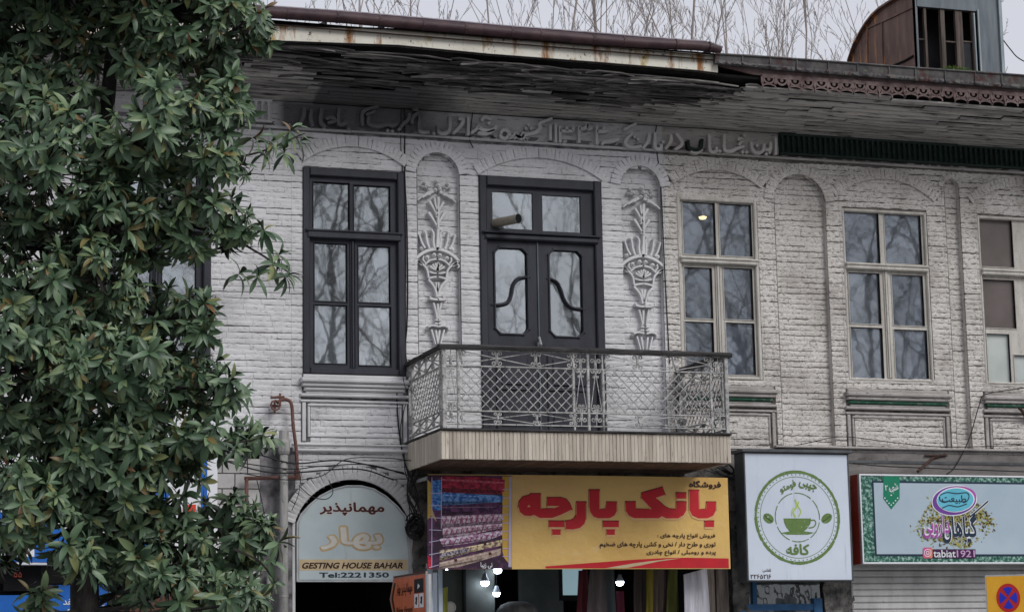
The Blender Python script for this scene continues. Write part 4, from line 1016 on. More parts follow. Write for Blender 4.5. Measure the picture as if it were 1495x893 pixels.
def shape(s):
    out = []
    for i, c in enumerate(s):
        if c not in AR: out.append(c); continue
        pv = i > 0 and s[i-1] in AR and len(AR[s[i-1]]) == 4; nx = i < len(s)-1 and s[i+1] in AR and len(AR[c]) == 4
        out.append(chr(AR[c][(1 if not nx else 3) if pv else (0 if not nx else 2)]))
    r = ''.join(reversed(out))
    import re
    return re.sub('[۰-۹]+', lambda m: m.group(0)[::-1], r)
_dg = None
def text(body, box, Y, m, parent, bold=0.0, shear=0.0, th=.0012, name='lettering', grow=0.0, rot=0.0, fn=None):
    """flat lettering stretched into a pixel box on the plane y = Y"""
    c = bpy.data.curves.new('t', 'FONT'); c.body = shape(body) if any(ord(q) > 0x600 for q in body) else body
    c.offset = 0; c.resolution_u = 3; c.fill_mode = 'NONE'
    o = bpy.data.objects.new('t', c); COL.objects.link(o)
    me = bpy.data.meshes.new_from_object(o.evaluated_get(bpy.context.evaluated_depsgraph_get()))
    bpy.data.objects.remove(o); vs = [(v.co.x+shear*v.co.y*.5, v.co.y) for v in me.vertices]; ed = [tuple(e.vertices) for e in me.edges]
    g = max(.006, bold*1.15)
    xs = [v[0] for v in vs]; ys = [v[1] for v in vs]; x0, x1, y0, y1 = min(xs)-g, max(xs)+g, min(ys)-g, max(ys)+g
    V, Fc, Lr = [], [], []
    rows = max(10, min(60, int((y1-y0)/.024))); rh = (y1-y0-2*g)/rows       # non-zero winding fill, row by row
    for k in range(rows):
        yc = y0+g+rh*(k+.5); hits = []
        for i, j in ed:
            (ax, ay), (bx, by) = vs[i], vs[j]
            if (ay <= yc) != (by <= yc): hits.append((ax+(bx-ax)*(yc-ay)/(by-ay), 1 if by > ay else -1))
        hits.sort(); wn_ = 0; st_ = None
        for x, q in hits:
            if wn_ == 0: st_ = x
            wn_ += q
            if wn_ == 0 and x-st_ > .001:
                n_ = len(V); V += [(st_, yc-rh/2), (x, yc-rh/2), (x, yc+rh/2), (st_, yc+rh/2)]; Fc.append((n_, n_+1, n_+2, n_+3)); Lr += [0]*4
    for n_, (i, j) in enumerate(ed):                    # a thin rounded band along every outline edge carries the weight
        ax, ay = vs[i]; bx, by = vs[j]; dx, dy = bx-ax, by-ay; l = math.hypot(dx, dy)
        if l < 1e-6: continue
        dx, dy = dx/l*g, dy/l*g; k = len(V); h = .7
        V += [(ax-dy, ay+dx), (ax-dx*h-dy*h, ay-dy*h+dx*h), (ax-dx, ay-dy), (ax-dx*h+dy*h, ay-dy*h-dx*h), (ax+dy, ay-dx), (bx+dy, by-dx), (bx+dx*h+dy*h, by+dy*h-dx*h), (bx+dx, by+dy), (bx+dx*h-dy*h, by+dy*h+dx*h), (bx-dy, by+dx)]
        Fc.append(tuple(range(k, k+10))); Lr += [2+(n_*7) % 97*.5]*10
    a, b = P(box[0], box[3], Y), P(box[2], box[1], Y); cx, cz = (a.x+b.x)/2, (a.z+b.z)/2; out = []
    for (vx, vy), ly in zip(V, Lr):
        px, pz = a.x+(vx-x0)/(x1-x0)*(b.x-a.x), a.z+(vy-y0)/(y1-y0)*(b.z-a.z)
        dx, dz = px-cx, pz-cz; px, pz = cx+dx*cos(rot)-dz*sin(rot), cz+dx*sin(rot)+dz*cos(rot)
        w = (px, Y-.00003*ly, pz); out.append(fn(w) if fn else w)
    me2 = bpy.data.meshes.new(name); me2.from_pydata(out, [], Fc); me2.update(); me2.materials.append(m)
    if sum(p.normal.y*p.area for p in me2.polygons) > 0: me2.flip_normals()
    bpy.data.meshes.remove(me)
    o = bpy.data.objects.new(name, me2); link(o, parent)
    if parent is not None: o.location = -wloc(parent)
    return o
def decal(name, polys, fr, Y, m, parent, th=.0015, fn=None):
    mb = MB()
    for pl in polys: mb.prism(PX([(fr[0]+x/fr[2], fr[1]+y/fr[2]) for x, y in pl], Y), Y, Y+th)
    if fn: mb.v = [fn(v) for v in mb.v]
    return obj(name, mb, m, parent)
def decal_s(name, lines, fr, Y, m, parent, w, sm=4):
    mb = MB()
    for i, l in enumerate(lines):
        q = smooth(PX([(fr[0]+x/fr[2], fr[1]+y/fr[2]) for x, y in l], Y), sm)
        ww = w[i] if isinstance(w, list) else w
        mb.stroke(q, ww, Y+.001, .0015, .98)
    return obj(name, mb, m, parent)

# ================================================================== ground floor
LN = P(512, 800).x
# added dark beam that paints in the shade under the balcony; piers
obj('shade_beam', MB().box(6.03, PAINT-.004, -.06, .3, 3.55, 3.99), M['dirty_pier_shade'], WH)
obj('shade_beam', MB().box(PAINT+.004, 9.62, -.06, .3, 3.55, 3.99), M['dirty_pier_shade'], CH)
obj('concrete_band', MB().box(9.63, GX1, -.03, .3, 3.36, 4.010), M['concrete'], CH)
obj('band_moulding', MB().cbox(9.64, GX1, -.055, -.028, 3.69, 3.715, .004).box(10.8, GX1, -.04, -.029, 3.9, 3.93), M['sign_edge'], CH)
def lumpy(x0, x1, z0, z1, y0, y1, amp, st=.06):
    nx, nz = max(2, int((x1-x0)/st)), max(2, int((z1-z0)/st)); m = MB(); r = random.Random(int(x0*100))
    for i in range(nx+1):
        for k in range(nz+1): m.v.append((x0+(x1-x0)*i/nx+(r.uniform(-amp, amp)*.4 if i in (0, nx) else 0), y0+r.uniform(-amp, amp), z0+(z1-z0)*k/nz))
    for i in range(nx):
        for k in range(nz): a = i*(nz+1)+k; m.f.append((a, a+nz+1, a+nz+2, a+1))
    m.box(x0+.01, x1-.01, y0+amp+.004, y1, z0, z1); return m
px0, px1 = P(598, 780).x, P(625, 780).x
obj('pier', lumpy(px0+.02, px1+.10, 0, 3.56, -.02, .3, .02), M['dirty_pier_shade'], WH)
obj('pier', lumpy(P(1066, 780).x, P(1078, 780).x+.1, 0, 3.56, -.02, .3, .012), M['dirty_pier_shade'], CH)
obj('pier', lumpy(P(1200, 780).x, P(1243, 780).x-.0, 0, 3.36, .0, .3, .03), M['dirty_pier_shade'], CH)
xa, xb = 4.47, P(428, 800).x-.01
obj('pier', lumpy(xa, xb-.0, 0, 3.93, .02, .3, .012, .05), mat('rough grey render', [(.12, .115, .11), (.26, .25, .24)], 9, rough=.95, bump=1, bscale=22, bdist=.02), WH)
obj('door_jamb', MB().box(xb+.001, xb+.03, -.01, .3, 0, 3.2).box(ARCHDOOR[0]+ARCHDOOR[4]-.0, ARCHDOOR[0]+ARCHDOOR[4]+.03, -.01, .3, 0, 3.15), M['wplaster'], WH)
# voids behind the openings
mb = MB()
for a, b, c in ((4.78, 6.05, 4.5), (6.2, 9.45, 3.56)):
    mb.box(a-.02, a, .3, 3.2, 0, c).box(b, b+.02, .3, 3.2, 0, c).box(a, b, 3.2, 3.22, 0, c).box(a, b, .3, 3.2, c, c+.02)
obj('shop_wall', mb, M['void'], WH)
# stone faced wall on the left
SW = obj('stone_wall', MB().box(GX0, 4.47, .012, .3, 0, 3.86), M['stone_joint'], WH)
sb = [MB().cbox(-.5, .5, -.02, .012, -.5, .5, .012).mesh('stone_block', M['stone'])]
z = 3.855; r_ = 0
while z > .1:
    x = 4.465-(.0 if r_ % 2 else .13); hgt = .155
    if r_ % 2 == 0: inst('stone_block', sb[0], SW, (4.40, 0, z-hgt/2), None, (.122, 1, hgt-.008))
    while x > 3.3 if z > 1.9 else x > 4.0:
        inst('stone_block', sb[0], SW, (x-.13, random.uniform(-.003, .003), z-hgt/2), None, (.253, 1, hgt-.008)); x -= .26
    z -= hgt; r_ += 1
# wooden posts of the shop, blue shop front of the cafe, roller shutter
for a, b in ((1031, 1043), (1045, 1063)):
    q, w = P(a, 860, -.1).x, P(b, 860, -.1).x; obj('timber_post', MB().cbox(q, w, -.12, .05, 0, 3.3, .008), M['old_wood'], CH)
cx0, cx1 = P(1079, 860).x, P(1198, 860).x
zz = P(1130, 881, 0).z
BF = obj('cafe_front', MB().box(cx0, cx1, -.02, .06, zz-.07, zz).box(P(1098, 860).x, P(1104, 860).x, -.02, .06, zz+.001, 3.36).box(P(1186, 860).x, cx1, -.03, .07, 0, zz+.06).box(cx0, cx0+.06, -.03, .07, 0, zz-.071).box(cx0+.06, P(1186, 860).x, -.02, .06, 1.9, 1.96), M['blue_paint'], CH)
obj('pane', MB().box(cx0, cx1, .02, .024, zz+.001, 3.36), glass('dark green glass', .10, (.25, .35, .3)), BF)
obj('pane', MB().box(cx0+.06, cx1-.02, .02, .024, .5, zz-.071), glass('dark glass', .12, (.2, .25, .3)), BF)
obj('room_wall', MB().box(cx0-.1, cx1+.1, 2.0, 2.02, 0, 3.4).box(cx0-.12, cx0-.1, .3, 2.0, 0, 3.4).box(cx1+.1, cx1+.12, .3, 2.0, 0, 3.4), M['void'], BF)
sx0 = P(1243, 860).x
SH = obj('shutter_box', MB().box(sx0, GX1-.3, .02, .3, 2.72, 3.36), M['concrete'], CH)
ms = MB().cbox(0, GX1-.3-sx0, -.018, .03, 0, .068, .014).mesh('shutter_slat', M['shutter'])
z = 2.79
while z > .0: z -= .072; inst('shutter_slat', ms, SH, (sx0+.001, .0, z))
obj('shutter_slot', MB().box(sx0, GX1-.3, .0, .28, 2.60, 2.715), M['sign_edge'], SH)

# ------------------------------------------------------------------ signs
# arched guest house sign
F4 = (430, 700, 5.95); YA = -.02
GS = thing('arched_sign', 'pale blue arched sign reading GESTING HOUSE BAHAR in the brick archway', 'sign', (5.4, YA, 2.6))
arc_o = [(22, 880), (22, 375), (55, 300), (125, 222), (225, 138), (330, 84), (450, 52), (580, 52), (690, 80), (790, 140), (890, 228), (962, 315), (985, 450), (1000, 600), (1008, 880)]
arc_i = [(40, 866), (38, 384), (68, 318), (136, 240), (232, 155), (334, 100), (452, 68), (578, 68), (684, 95), (780, 154), (878, 242), (948, 325), (970, 452), (984, 600), (992, 866)]
mb = MB().prism(PX([(F4[0]+x/F4[2], F4[1]+y/F4[2]) for x, y in arc_o], YA), YA+.004, YA+.12); obj('sign_box', mb, M['sign_alu'], GS)
decal('sign_face', [arc_i], F4, YA-.002, M['sign_blue_white'], GS, .01)
mb = MB(); q = PX([(F4[0]+x/F4[2], F4[1]+y/F4[2]) for x, y in arc_o], YA); mb.stroke(q+[q[0]], .016, YA+.004, .014, .7); obj('sign_rim', mb, M['sign_alu'], GS)
decal('print_strip', [[(44, 690), (982, 690), (986, 786), (42, 786)]], F4, YA-.0028, M['tan'], GS)
def b4(x0, y0, x1, y1): return (F4[0]+x0/F4[2], F4[1]+y0/F4[2], F4[0]+x1/F4[2], F4[1]+y1/F4[2])
text('مهمانپذیر', b4(212, 190, 786, 316), YA-.0026, M['cream_print'], GS, .06)
text('مهمانپذیر', b4(218, 196, 780, 308), YA-.0050, M['maroon'], GS, .028)
text('بهار', b4(212, 395, 778, 622), YA-.0026, M['gold'], GS, .065); text('بهار', b4(220, 404, 768, 612), YA-.0052, M['tan'], GS, .045)
text('بهار', b4(228, 412, 762, 604), YA-.0075, M['cream_print'], GS, .022)
text('GESTING HOUSE BAHAR', b4(66, 716, 940, 770), YA-.0040, M['ink'], GS, .030, .55)
text('Tel:2221350', b4(215, 802, 820, 848), YA-.005, M['navy'], GS, .022)
# cloth shop banner
YN = -.5
bn0, bn1, bz0, bz1 = P(625, 762, YN).x, P(1064.5, 762, YN).x, P(850, 830, YN).z, P(850, 694.5, YN).z
BN = thing('shop_banner', 'yellow cloth shop banner with big red Persian lettering and a photo of fabric rolls', 'banner', ((bn0+bn1)/2, YN, bz0))
def wav(v):
    x, y, z = v; u = (x-bn0)/(bn1-bn0); w = (z-bz0)/(bz1-bz0)
    return (x, YN+(y-YN)*.5-.0010*sin(u*17)*sin(w*3)-.0004*sin(u*41+w*4), z+.012*sin(u*3.1)*(0 if w < .5 else (w-.5)))
mb = MB(); nx, nz = 90, 20
for i in range(nx+1):
    for k in range(nz+1): mb.v.append(wav((bn0+(bn1-bn0)*i/nx, YN+.004, bz0+(bz1-bz0)*k/nz)))
for i in range(nx):
    for k in range(nz): a = i*(nz+1)+k; mb.f.append((a, a+nz+1, a+nz+2, a+1))
obj('banner_sheet', mb, M['banner'], BN, smooth=True)
obj('batten', MB().box(bn0-.01, bn1+.01, YN+.03, YN+.06, bz1-.06, bz1-.02).box(bn0-.01, bn1+.01, YN+.03, YN+.06, bz0+.02, bz0+.06).box(bn0+.0, bn0+.03, YN+.061, -.06, bz1-.05, bz1-.02).box(bn1-.03, bn1, YN+.061, -.06, bz1-.05, bz1-.02), M['sign_alu'], BN)
F1, F2, F3 = (740, 690, 8.93), (900, 690, 8.79), (860, 760, 7.12)
R1 = [[(305, 275), (437, 275), (440, 470), (600, 466), (690, 432), (520, 430), (525, 325), (700, 325), (770, 345), (815, 400), (850, 475), (700, 545), (590, 585), (430, 585), (380, 560), (350, 545), (310, 560), (230, 555), (170, 510), (150, 440), (165, 370), (210, 315), (300, 290)],
      [(545, 628), (745, 628), (745, 705), (545, 705)], [(590, 735), (697, 735), (697, 805), (590, 805)],
      [(905, 380), (1030, 380), (1030, 600), (1010, 660), (950, 715), (860, 735), (765, 732), (765, 622), (840, 615), (880, 590), (905, 540)],
      [(1072, 225), (1205, 225), (1205, 470), (1290, 470), (1300, 380), (1430, 380), (1430, 500), (1400, 555), (1340, 588), (1190, 590), (1130, 570), (1085, 510), (1072, 440)],
      [(1250, 630), (1458, 630), (1458, 705), (1250, 705)], [(1298, 735), (1405, 735), (1405, 805), (1298, 805)]]
R2 = [[(115, 372), (243, 372), (248, 465), (452, 465), (318, 325), (320, 262), (590, 185), (625, 280), (505, 320), (570, 390), (620, 435), (680, 462), (765, 465), (768, 372), (893, 372), (893, 480), (860, 540), (790, 580), (640, 582), (580, 555), (545, 580), (230, 580), (160, 550), (120, 490)],
      [(765, 258), (893, 258), (893, 330), (765, 330)],
      [(935, 222), (1052, 222), (1058, 465), (1150, 465), (1155, 372), (1275, 372), (1275, 480), (1240, 545), (1170, 580), (1050, 580), (970, 545), (938, 480)],
      [(1130, 617), (1250, 617), (1250, 692), (1130, 692)]]
for fr, R_ in ((F1, R1), (F2, R2)):
    for pl in R_:
        q = PX([(fr[0]+x/fr[2], fr[1]+y/fr[2]) for x, y in pl], YN)
        ql = MB(); ql.stroke(q+q[:2], .020, YN-.004, .001, .98); 
        pe = [(x, z-.016) for x, z in q]; pm = MB().prism(pe, YN-.0065, YN-.006); pm.stroke(pe+pe[:2], .012, YN-.0062, .001, .98)
        for mbx, mt in ((ql, M['red_dark']), (pm, M['peach'])):
            mbx.v = [wav(v) for v in mbx.v]; obj('letter_outline', mbx, mt, BN)
        m = MB().prism(q, YN-.0095, YN-.009); m.v = [wav(v) for v in m.v]; obj('letter', m, M['red'], BN)
decal('letter_counter', [[(268, 442), (290, 418), (312, 442)]], F1, YN-.012, M['peach'], BN, .001, wav)
decal('swoosh', [[(-450, 470), (0, 436), (500, 398), (800, 384), (1000, 380), (1452, 388), (1455, 487), (-450, 490)]], F3, YN-.004, M['red'], BN, .001, wav)
decal('swoosh', [[(170, 489), (480, 436), (800, 397), (960, 386), (720, 420), (560, 455), (380, 489)]], F3, YN-.006, M['tan'], BN, .001, wav)
def b3(x0, y0, x1, y1): return (F3[0]+x0/F3[2], F3[1]+y0/F3[2], F3[0]+x1/F3[2], F3[1]+y1/F3[2])
text('فروشگاه', (F2[0]+935/F2[2], F2[1]+100/F2[2], F2[0]+1342/F2[2], F2[1]+205/F2[2]), YN-.008, M['ink'], BN, .03, fn=wav)
text('فروش انواع پارچه های :', b3(712, 130, 1312, 188), YN-.008, M['ink'], BN, .02, fn=wav)
text('توری و طرح دار / نخی و کشی پارچه های ضخیم', b3(112, 215, 1318, 285), YN-.008, M['ink'], BN, .02, fn=wav)
text('پرده و رومبلی / انواع چادری', b3(600, 300, 1318, 362), YN-.008, M['ink'], BN, .02, fn=wav)
F5 = (620, 690, 6.16)
cl = lambda n, a, b, s=20, st=(1, 1, 1): mat(n, [a, b], s, stretch=st, rough=.5, pos=(.45, .55))
dk = cl('dark rack print', (.03, .012, .03), (.10, .03, .09), 9)
decal('photo_print', [[(26, 16), (786, 30), (786, 862), (26, 862)]], F5, YN-.003, dk, BN, .001, wav)
decal('photo_print', [[(700, 34), (786, 34), (786, 850), (715, 760), (700, 700)]], F5, YN-.004, flat('amber print', (.62, .38, .06), .5), BN, .001, wav)
decal('photo_print', [[(26, 60), (60, 90), (60, 300), (110, 440), (60, 380), (26, 420)]], F5, YN-.004, flat('amber shade print', (.5, .33, .08), .5), BN, .001, wav)
rolls = [([(150, 30), (500, 36), (722, 62), (718, 165), (685, 190), (400, 182), (150, 172)], (.17, .008, .03), (.48, .03, .07)),
         ([(150, 172), (400, 188), (705, 206), (700, 262), (560, 268), (350, 282), (150, 290)], (.02, .09, .34), (.16, .34, .66)),
         ([(150, 292), (350, 284), (705, 290), (690, 352), (400, 362), (150, 376)], (.03, .006, .04), (.13, .04, .12)),
         ([(155, 388), (450, 376), (700, 368), (712, 408), (690, 446), (450, 462), (155, 486)], (.30, .12, .20), (.58, .50, .58)),
         ([(162, 492), (450, 468), (700, 450), (698, 490), (450, 545), (165, 578)], (.32, .15, .22), (.58, .50, .58)),
         ([(130, 592), (420, 552), (700, 516), (700, 556), (560, 606), (330, 640), (165, 658)], (.30, .13, .24), (.60, .54, .64)),
         ([(135, 692), (400, 662), (700, 596), (695, 650), (420, 708), (135, 792)], (.16, .10, .10), (.62, .50, .30)),
         ([(135, 802), (400, 742), (690, 676), (682, 736), (500, 790), (300, 845), (130, 858)], (.28, .20, .17), (.46, .36, .30)),
         ([(60, 70), (150, 60), (150, 330), (100, 340), (65, 300)], (.02, .09, .36), (.10, .30, .62)), ([(30, 740), (60, 760), (60, 860), (30, 860)], (.35, .01, .03), (.5, .02, .05))]
for i, (pl, a, b) in enumerate(rolls): decal('roll_print', [pl], F5, YN-.005-.0003*i, cl('roll print %d' % i, a, b, 14 if i < 3 else 30), BN, .0008, wav)
for i, (pl, a, b) in enumerate(rolls[:8]):                  # printed sheen and printed shade of each roll
    k = len(pl)//2+(len(pl) % 2); tp_, bt_ = pl[:k], list(reversed(pl[k:])); A, B_2, C_2, D_2 = pl[0], tp_[-1], bt_[-1] if len(bt_) > 1 else pl[-1], pl[-1]
    A, D_2 = pl[0], pl[-1]; rgt = sorted(pl, key=lambda p: -p[0])[:3]; B_2 = min(rgt, key=lambda p: p[1]); C_2 = max(rgt, key=lambda p: p[1])
    lp = lambda p, q, t: (p[0]+(q[0]-p[0])*t, p[1]+(q[1]-p[1])*t)
    decal('roll_print', [[lp(A, D_2, .72), lp(B_2, C_2, .75), lp(B_2, C_2, .97), lp(A, D_2, .98)]], F5, YN-.0105, cl('roll shade print %d' % i, tuple(c*.35 for c in a), tuple(c*.40 for c in b), 40), BN, .0008, wav)
    decal('roll_print', [[lp(A, D_2, .14), lp(B_2, C_2, .16), lp(B_2, C_2, .30), lp(A, D_2, .27)]], F5, YN-.0105, cl('roll sheen print %d' % i, tuple(min(.8, c*1.5+.06) for c in a), tuple(min(.85, c*1.25+.08) for c in b), 30), BN, .0008, wav)
dash = []
for (xa_, ya_, xb_, yb_, h, n) in ((175, 400, 690, 382, 60, 11), (180, 505, 690, 462, 55, 11), (165, 605, 690, 530, 46, 11)):
    for k in range(n):
        x, y = xa_+(xb_-xa_)*k/n, ya_+(yb_-ya_)*k/n; dash.append([(x+20, y), (x+28, y), (x+10, y+h), (x, y+h)])
decal('roll_print', dash, F5, YN-.012, flat('crimson dash print', (.26, .05, .12), .5), BN, .0008, wav)
decal('roll_print', [[(x, y), (x+26, y-6), (x+30, y+18), (x+6, y+22)] for x, y in ((265, 775), (575, 715), (530, 630))], F5, YN-.0125, M['maroon'], BN, .0008, wav)
decal('roll_print', [[(135, 700), (400, 670), (410, 715), (135, 788)]], F5, YN-.009, cl('speckled print', (.05, .04, .06), (.42, .38, .42), 60), BN, .0008, wav)
lines = [[(40, y), (150, y+5)] for y in (180, 290, 400, 510)]+[[(38, 622), (130, 605)], [(38, 735), (125, 718)], [(38, 850), (125, 825)]]+[[(64, 40), (62, 850)], [(150, 40), (148, 500)]]+[[(700, y), (755, y-2)] for y in (150, 225, 300, 375, 450, 525, 600, 680, 750)]
mb = MB()
for l in lines: mb.stroke(PX([(F5[0]+x/F5[2], F5[1]+y/F5[2]) for x, y in l], YN), .008, YN-.014, .001, .95)
mb.stroke(PX([(F5[0]+770/F5[2], F5[1]+35/F5[2]), (F5[0]+762/F5[2], F5[1]+845/F5[2])], YN), .026, YN-.014, .001, .95); mb.v = [wav(v) for v in mb.v]
obj('rack_print', mb, flat('lilac rod print', (.48, .44, .62), .4), BN)
text('نی زیبا', (F5[0]+505/F5[2], F5[1]+800/F5[2], F5[0]+610/F5[2], F5[1]+858/F5[2]), YN-.015, M['white_print'], BN, .02, fn=wav)
# cafe lightbox
YC = -.45
c0, c1 = P(1088.3, 760, YC).x, P(1242.5, 760, YC).x; cz0, cz1 = P(1165, 847.5, YC).z, P(1165, 661, YC).z
CS = thing('cafe_sign', 'white square lightbox sign with green round coffee cup emblem', 'sign', ((c0+c1)/2, YC, cz0))
obj('sign_box', MB().box(c0, c1, YC+.006, YC+.24, cz0, cz1), M['sign_edge'], CS)
obj('sign_face', MB().box(c0+.018, c1-.018, YC, YC+.005, cz0+.012, cz1-.012), M['sign_white'], CS)
obj('sign_rim', MB().cbox(c0, c0+.018, YC-.006, YC+.006, cz0, cz1, .003).cbox(c1-.018, c1, YC-.006, YC+.006, cz0, cz1, .003).cbox(c0+.0181, c1-.0181, YC-.006, YC+.006, cz0, cz0+.013, .003), M['sign_edge'], CS)
obj('rain_cap', MB().cbox(c0-.03, c1+.03, YC-.04, YC+.27, cz1+.002, cz1+.035, .006), M['sign_edge'], CS)
obj('bracket', MB().box(c0+.2, c0+.24, YC+.24, -.03, cz1-.2, cz1-.16).box(c1-.24, c1-.2, YC+.24, -.03, cz1-.2, cz1-.16).box(c0+.2, c0+.24, YC+.24, .02, cz0+.2, cz0+.24), M['rust'], CS)
F6 = (1085, 670, 4.96); O = P(1085+393/4.96, 670+420/4.96, YC); kk = (P(1164, 670+78/4.96, YC).z-P(1164, 670+762/4.96, YC).z)/2/342
def ring_(R, w, m, nm, seg=64, lay=.002, gaps=None):
    mb = MB()
    for a in range(seg):
        if gaps and gaps(a): continue
        t0, t1 = 2*pi*a/seg, 2*pi*(a+1)/seg; mb.stroke([(O.x+R*kk*cos(t0), O.z+R*kk*sin(t0)), (O.x+R*kk*cos(t1), O.z+R*kk*sin(t1))], w*kk*(random.uniform(.7, 1.05) if gaps else 1), YC-lay+.001, .001, .98)
    obj(nm, mb, m, CS)
ring_(330, 24, M['logo_green'], 'emblem_ring', 96, .002, lambda a: False); ring_(294, 4, M['logo_green'], 'emblem_ring', 64); ring_(176, 8, M['logo_green'], 'emblem_ring', 64, .002, lambda a: a % 9 == 8)
mb = MB()
for k in range(60):
    t = 2*pi*k/60; mb.blob(O.x+311*kk*cos(t), O.z+311*kk*sin(t), 5.5*kk, YC, .002, 6)
obj('emblem_dots', mb, M['logo_green'], CS, kind='stuff')
def el(cx, cy, rx, ry, rot=0, n=18): return [(cx+rx*cos(t)*cos(rot)-ry*sin(t)*sin(rot), cy+rx*cos(t)*sin(rot)+ry*sin(t)*cos(rot)) for t in [2*pi*k/n for k in range(n)]]
for cx, rr in ((183, .7), (605, -.7)):
    decal('coffee_bean', [el(cx, 427, 43, 32, rr)], F6, YC-.002, M['logo_green'], CS); decal_s('bean_line', [[(cx-28, 427-22*(1 if rr > 0 else -1)), (cx, 427+5), (cx+28, 427+22*(1 if rr > 0 else -1))]], F6, YC-.004, M['dkgreen'], CS, .006)
decal('cup_print', [[(292, 427), (492, 427), (487, 465), (462, 503), (440, 520), (335, 520), (312, 492), (297, 458)], [(272, 532), (340, 520), (440, 520), (518, 530), (470, 545), (320, 545)]], F6, YC-.002, M['logo_green'], CS)
decal_s('cup_print', [[(485, 444), (515, 440), (526, 465), (508, 490), (474, 497)]], F6, YC-.002, M['logo_green'], CS, .014)
decal_s('steam_print', [[(378, 418), (362, 380), (388, 340), (376, 290)], [(402, 415), (418, 375), (396, 335), (404, 305)], [(352, 415), (350, 380), (362, 350)]], F6, YC-.002, M['lime'], CS, [.02, .014, .007])
def b6(x0, y0, x1, y1): return (F6[0]+x0/F6[2], F6[1]+y0/F6[2], F6[0]+x1/F6[2], F6[1]+y1/F6[2])
text('کافه', b6(312, 612, 478, 692), YC-.003, M['logo_green'], CS, .03)
text('فومتو', b6(262, 168, 385, 232), YC-.003, M['logo_green'], CS, .03, rot=radians(22)); text('جیبی', b6(402, 168, 532, 226), YC-.003, M['logo_green'], CS, .03, rot=radians(-18))
text('تلفکس:', b6(140, 790, 202, 818), YC-.003, M['ink'], CS, .01); text('۲۲۶۵۲۱۶', b6(54, 832, 202, 864), YC-.003, M['ink'], CS, .012)
# herb shop sign
YG = -.35; F7 = (1260, 690, 6.36)
g0, g1 = P(1256.5, 756, YG).x, P(1660, 756, YG).x; gz0, gz1 = P(1375, 822.5, YG).z, P(1375, 693, YG).z
HS = thing('herb_shop_sign', 'wide pale sign with leafy green border, oval emblem and tabiat1921 lettering', 'sign', ((g0+g1)/2, YG, gz0))
obj('sign_box', MB().box(g0, g1, YG+.006, YG+.22, gz0, gz1), M['sign_alu'], HS)
obj('side_strip', MB().box(g0-.004, g0-.001, YG+.04, YG+.2, gz0, gz1), flat('red side strip', (.45, .05, .03), .5), HS)
obj('sign_rim', MB().cbox(g0, g1, YG-.01, YG+.005, gz1-.018, gz1, .004).cbox(g0, g1, YG-.01, YG+.005, gz0, gz0+.018, .004).cbox(g0, g0+.018, YG-.0095, YG+.005, gz0+.0181, gz1-.0181, .004), M['white_print'], HS)
obj('leaf_border', MB().box(g0+.018, g1, YG, YG+.005, gz0+.018, gz1-.018), M['leafy'], HS)
n0 = P(F7[0]+95/F7[2], 756, YG).x; nz1, nz0 = P(1375, 702.5, YG).z, P(1375, 811.5, YG).z
obj('navy_border', MB().box(n0, g1-.1, YG-.0015, YG, nz0, nz1), M['navy'], HS)
obj('sign_face', MB().box(n0+.022, g1-.122, YG-.003, YG-.0016, nz0+.024, nz1-.022), mat('pale sign face', [(.36, .45, .52), (.42, .51, .58)], 1.5, rough=.4), HS)
decal('badge_print', [[(190, 26), (340, 26), (340, 240), (262, 338), (188, 238)]], F7, YG-.005, M['badge'], HS)
decal('badge_dots', [el(x, y, 7, 7, 0, 6) for x, y in ((203, 232), (222, 258), (242, 280), (262, 296), (282, 278), (302, 256), (322, 232), (262, 205))], F7, YG-.0068, M['white_print'], HS, .001)
def b7(x0, y0, x1, y1): return (F7[0]+x0/F7[2], F7[1]+y0/F7[2], F7[0]+x1/F7[2], F7[1]+y1/F7[2])
text('شعبه', b7(240, 105, 325, 185), YG-.007, M['white_print'], HS, .01, rot=radians(25)); text('۲', b7(205, 112, 228, 162), YG-.007, M['white_print'], HS, .01)
rr = random.Random(5); fl = [[], [], []]
for k in range(1500):
    a = rr.random()*2*pi; d = rr.random()**.6; x = 860+(330+40*sin(3*a))*d*cos(a)*(1.06 if rr.random() < .9 else 1.25); y = 450+(230+25*cos(5*a))*d*sin(a)*(1.0 if rr.random() < .9 else 1.25)
    if x > 1010 and y > 480 and rr.random() < .75: continue
    s = rr.uniform(6, 19); t = rr.random()*3; fl[rr.randrange(3)].append([(x+s*cos(t), y+s*sin(t)), (x-s*.5*sin(t), y+s*.5*cos(t)), (x-s*cos(t), y-s*sin(t)), (x+s*.5*sin(t), y-s*.5*cos(t))])
for k, c in enumerate(((.30, .30, .05), (.10, .07, .035), (.42, .38, .10))):
    o = decal('herb_print', fl[k], F7, YG-.0052-.0006*k, flat('herb fleck %d' % k, c, .6), HS, .0004); o['kind'] = 'stuff'
decal('emblem_print', [el(848, 255, 212, 142, -.12, 40)], F7, YG-.0075, M['white_print'], HS); decal('emblem_print', [el(848, 255, 203, 133, -.12, 40)], F7, YG-.009, M['purple'], HS)
decal('emblem_print', [el(872, 235, 180, 112, -.12, 36)], F7, YG-.0102, M['magenta'], HS, .001)
decal('emblem_print', [el(860, 248, 176, 116, -.05, 36)], F7, YG-.0112, M['white_print'], HS, .0008); decal('emblem_print', [el(858, 250, 168, 108, -.05, 36)], F7, YG-.0122, M['aqua'], HS, .0008)
decal_s('emblem_print', [[(715, 205), (780, 180), (870, 190), (960, 182), (985, 215), (965, 260), (930, 275)], [(735, 325), (800, 300), (880, 312), (965, 285)], [(712, 215), (715, 250), (750, 270), (790, 262)]], F7, YG-.0142, M['navy'], HS, [.011, .011, .014])
text('طبیعت', b7(735, 205, 955, 285), YG-.0145, M['navy'], HS, .012)
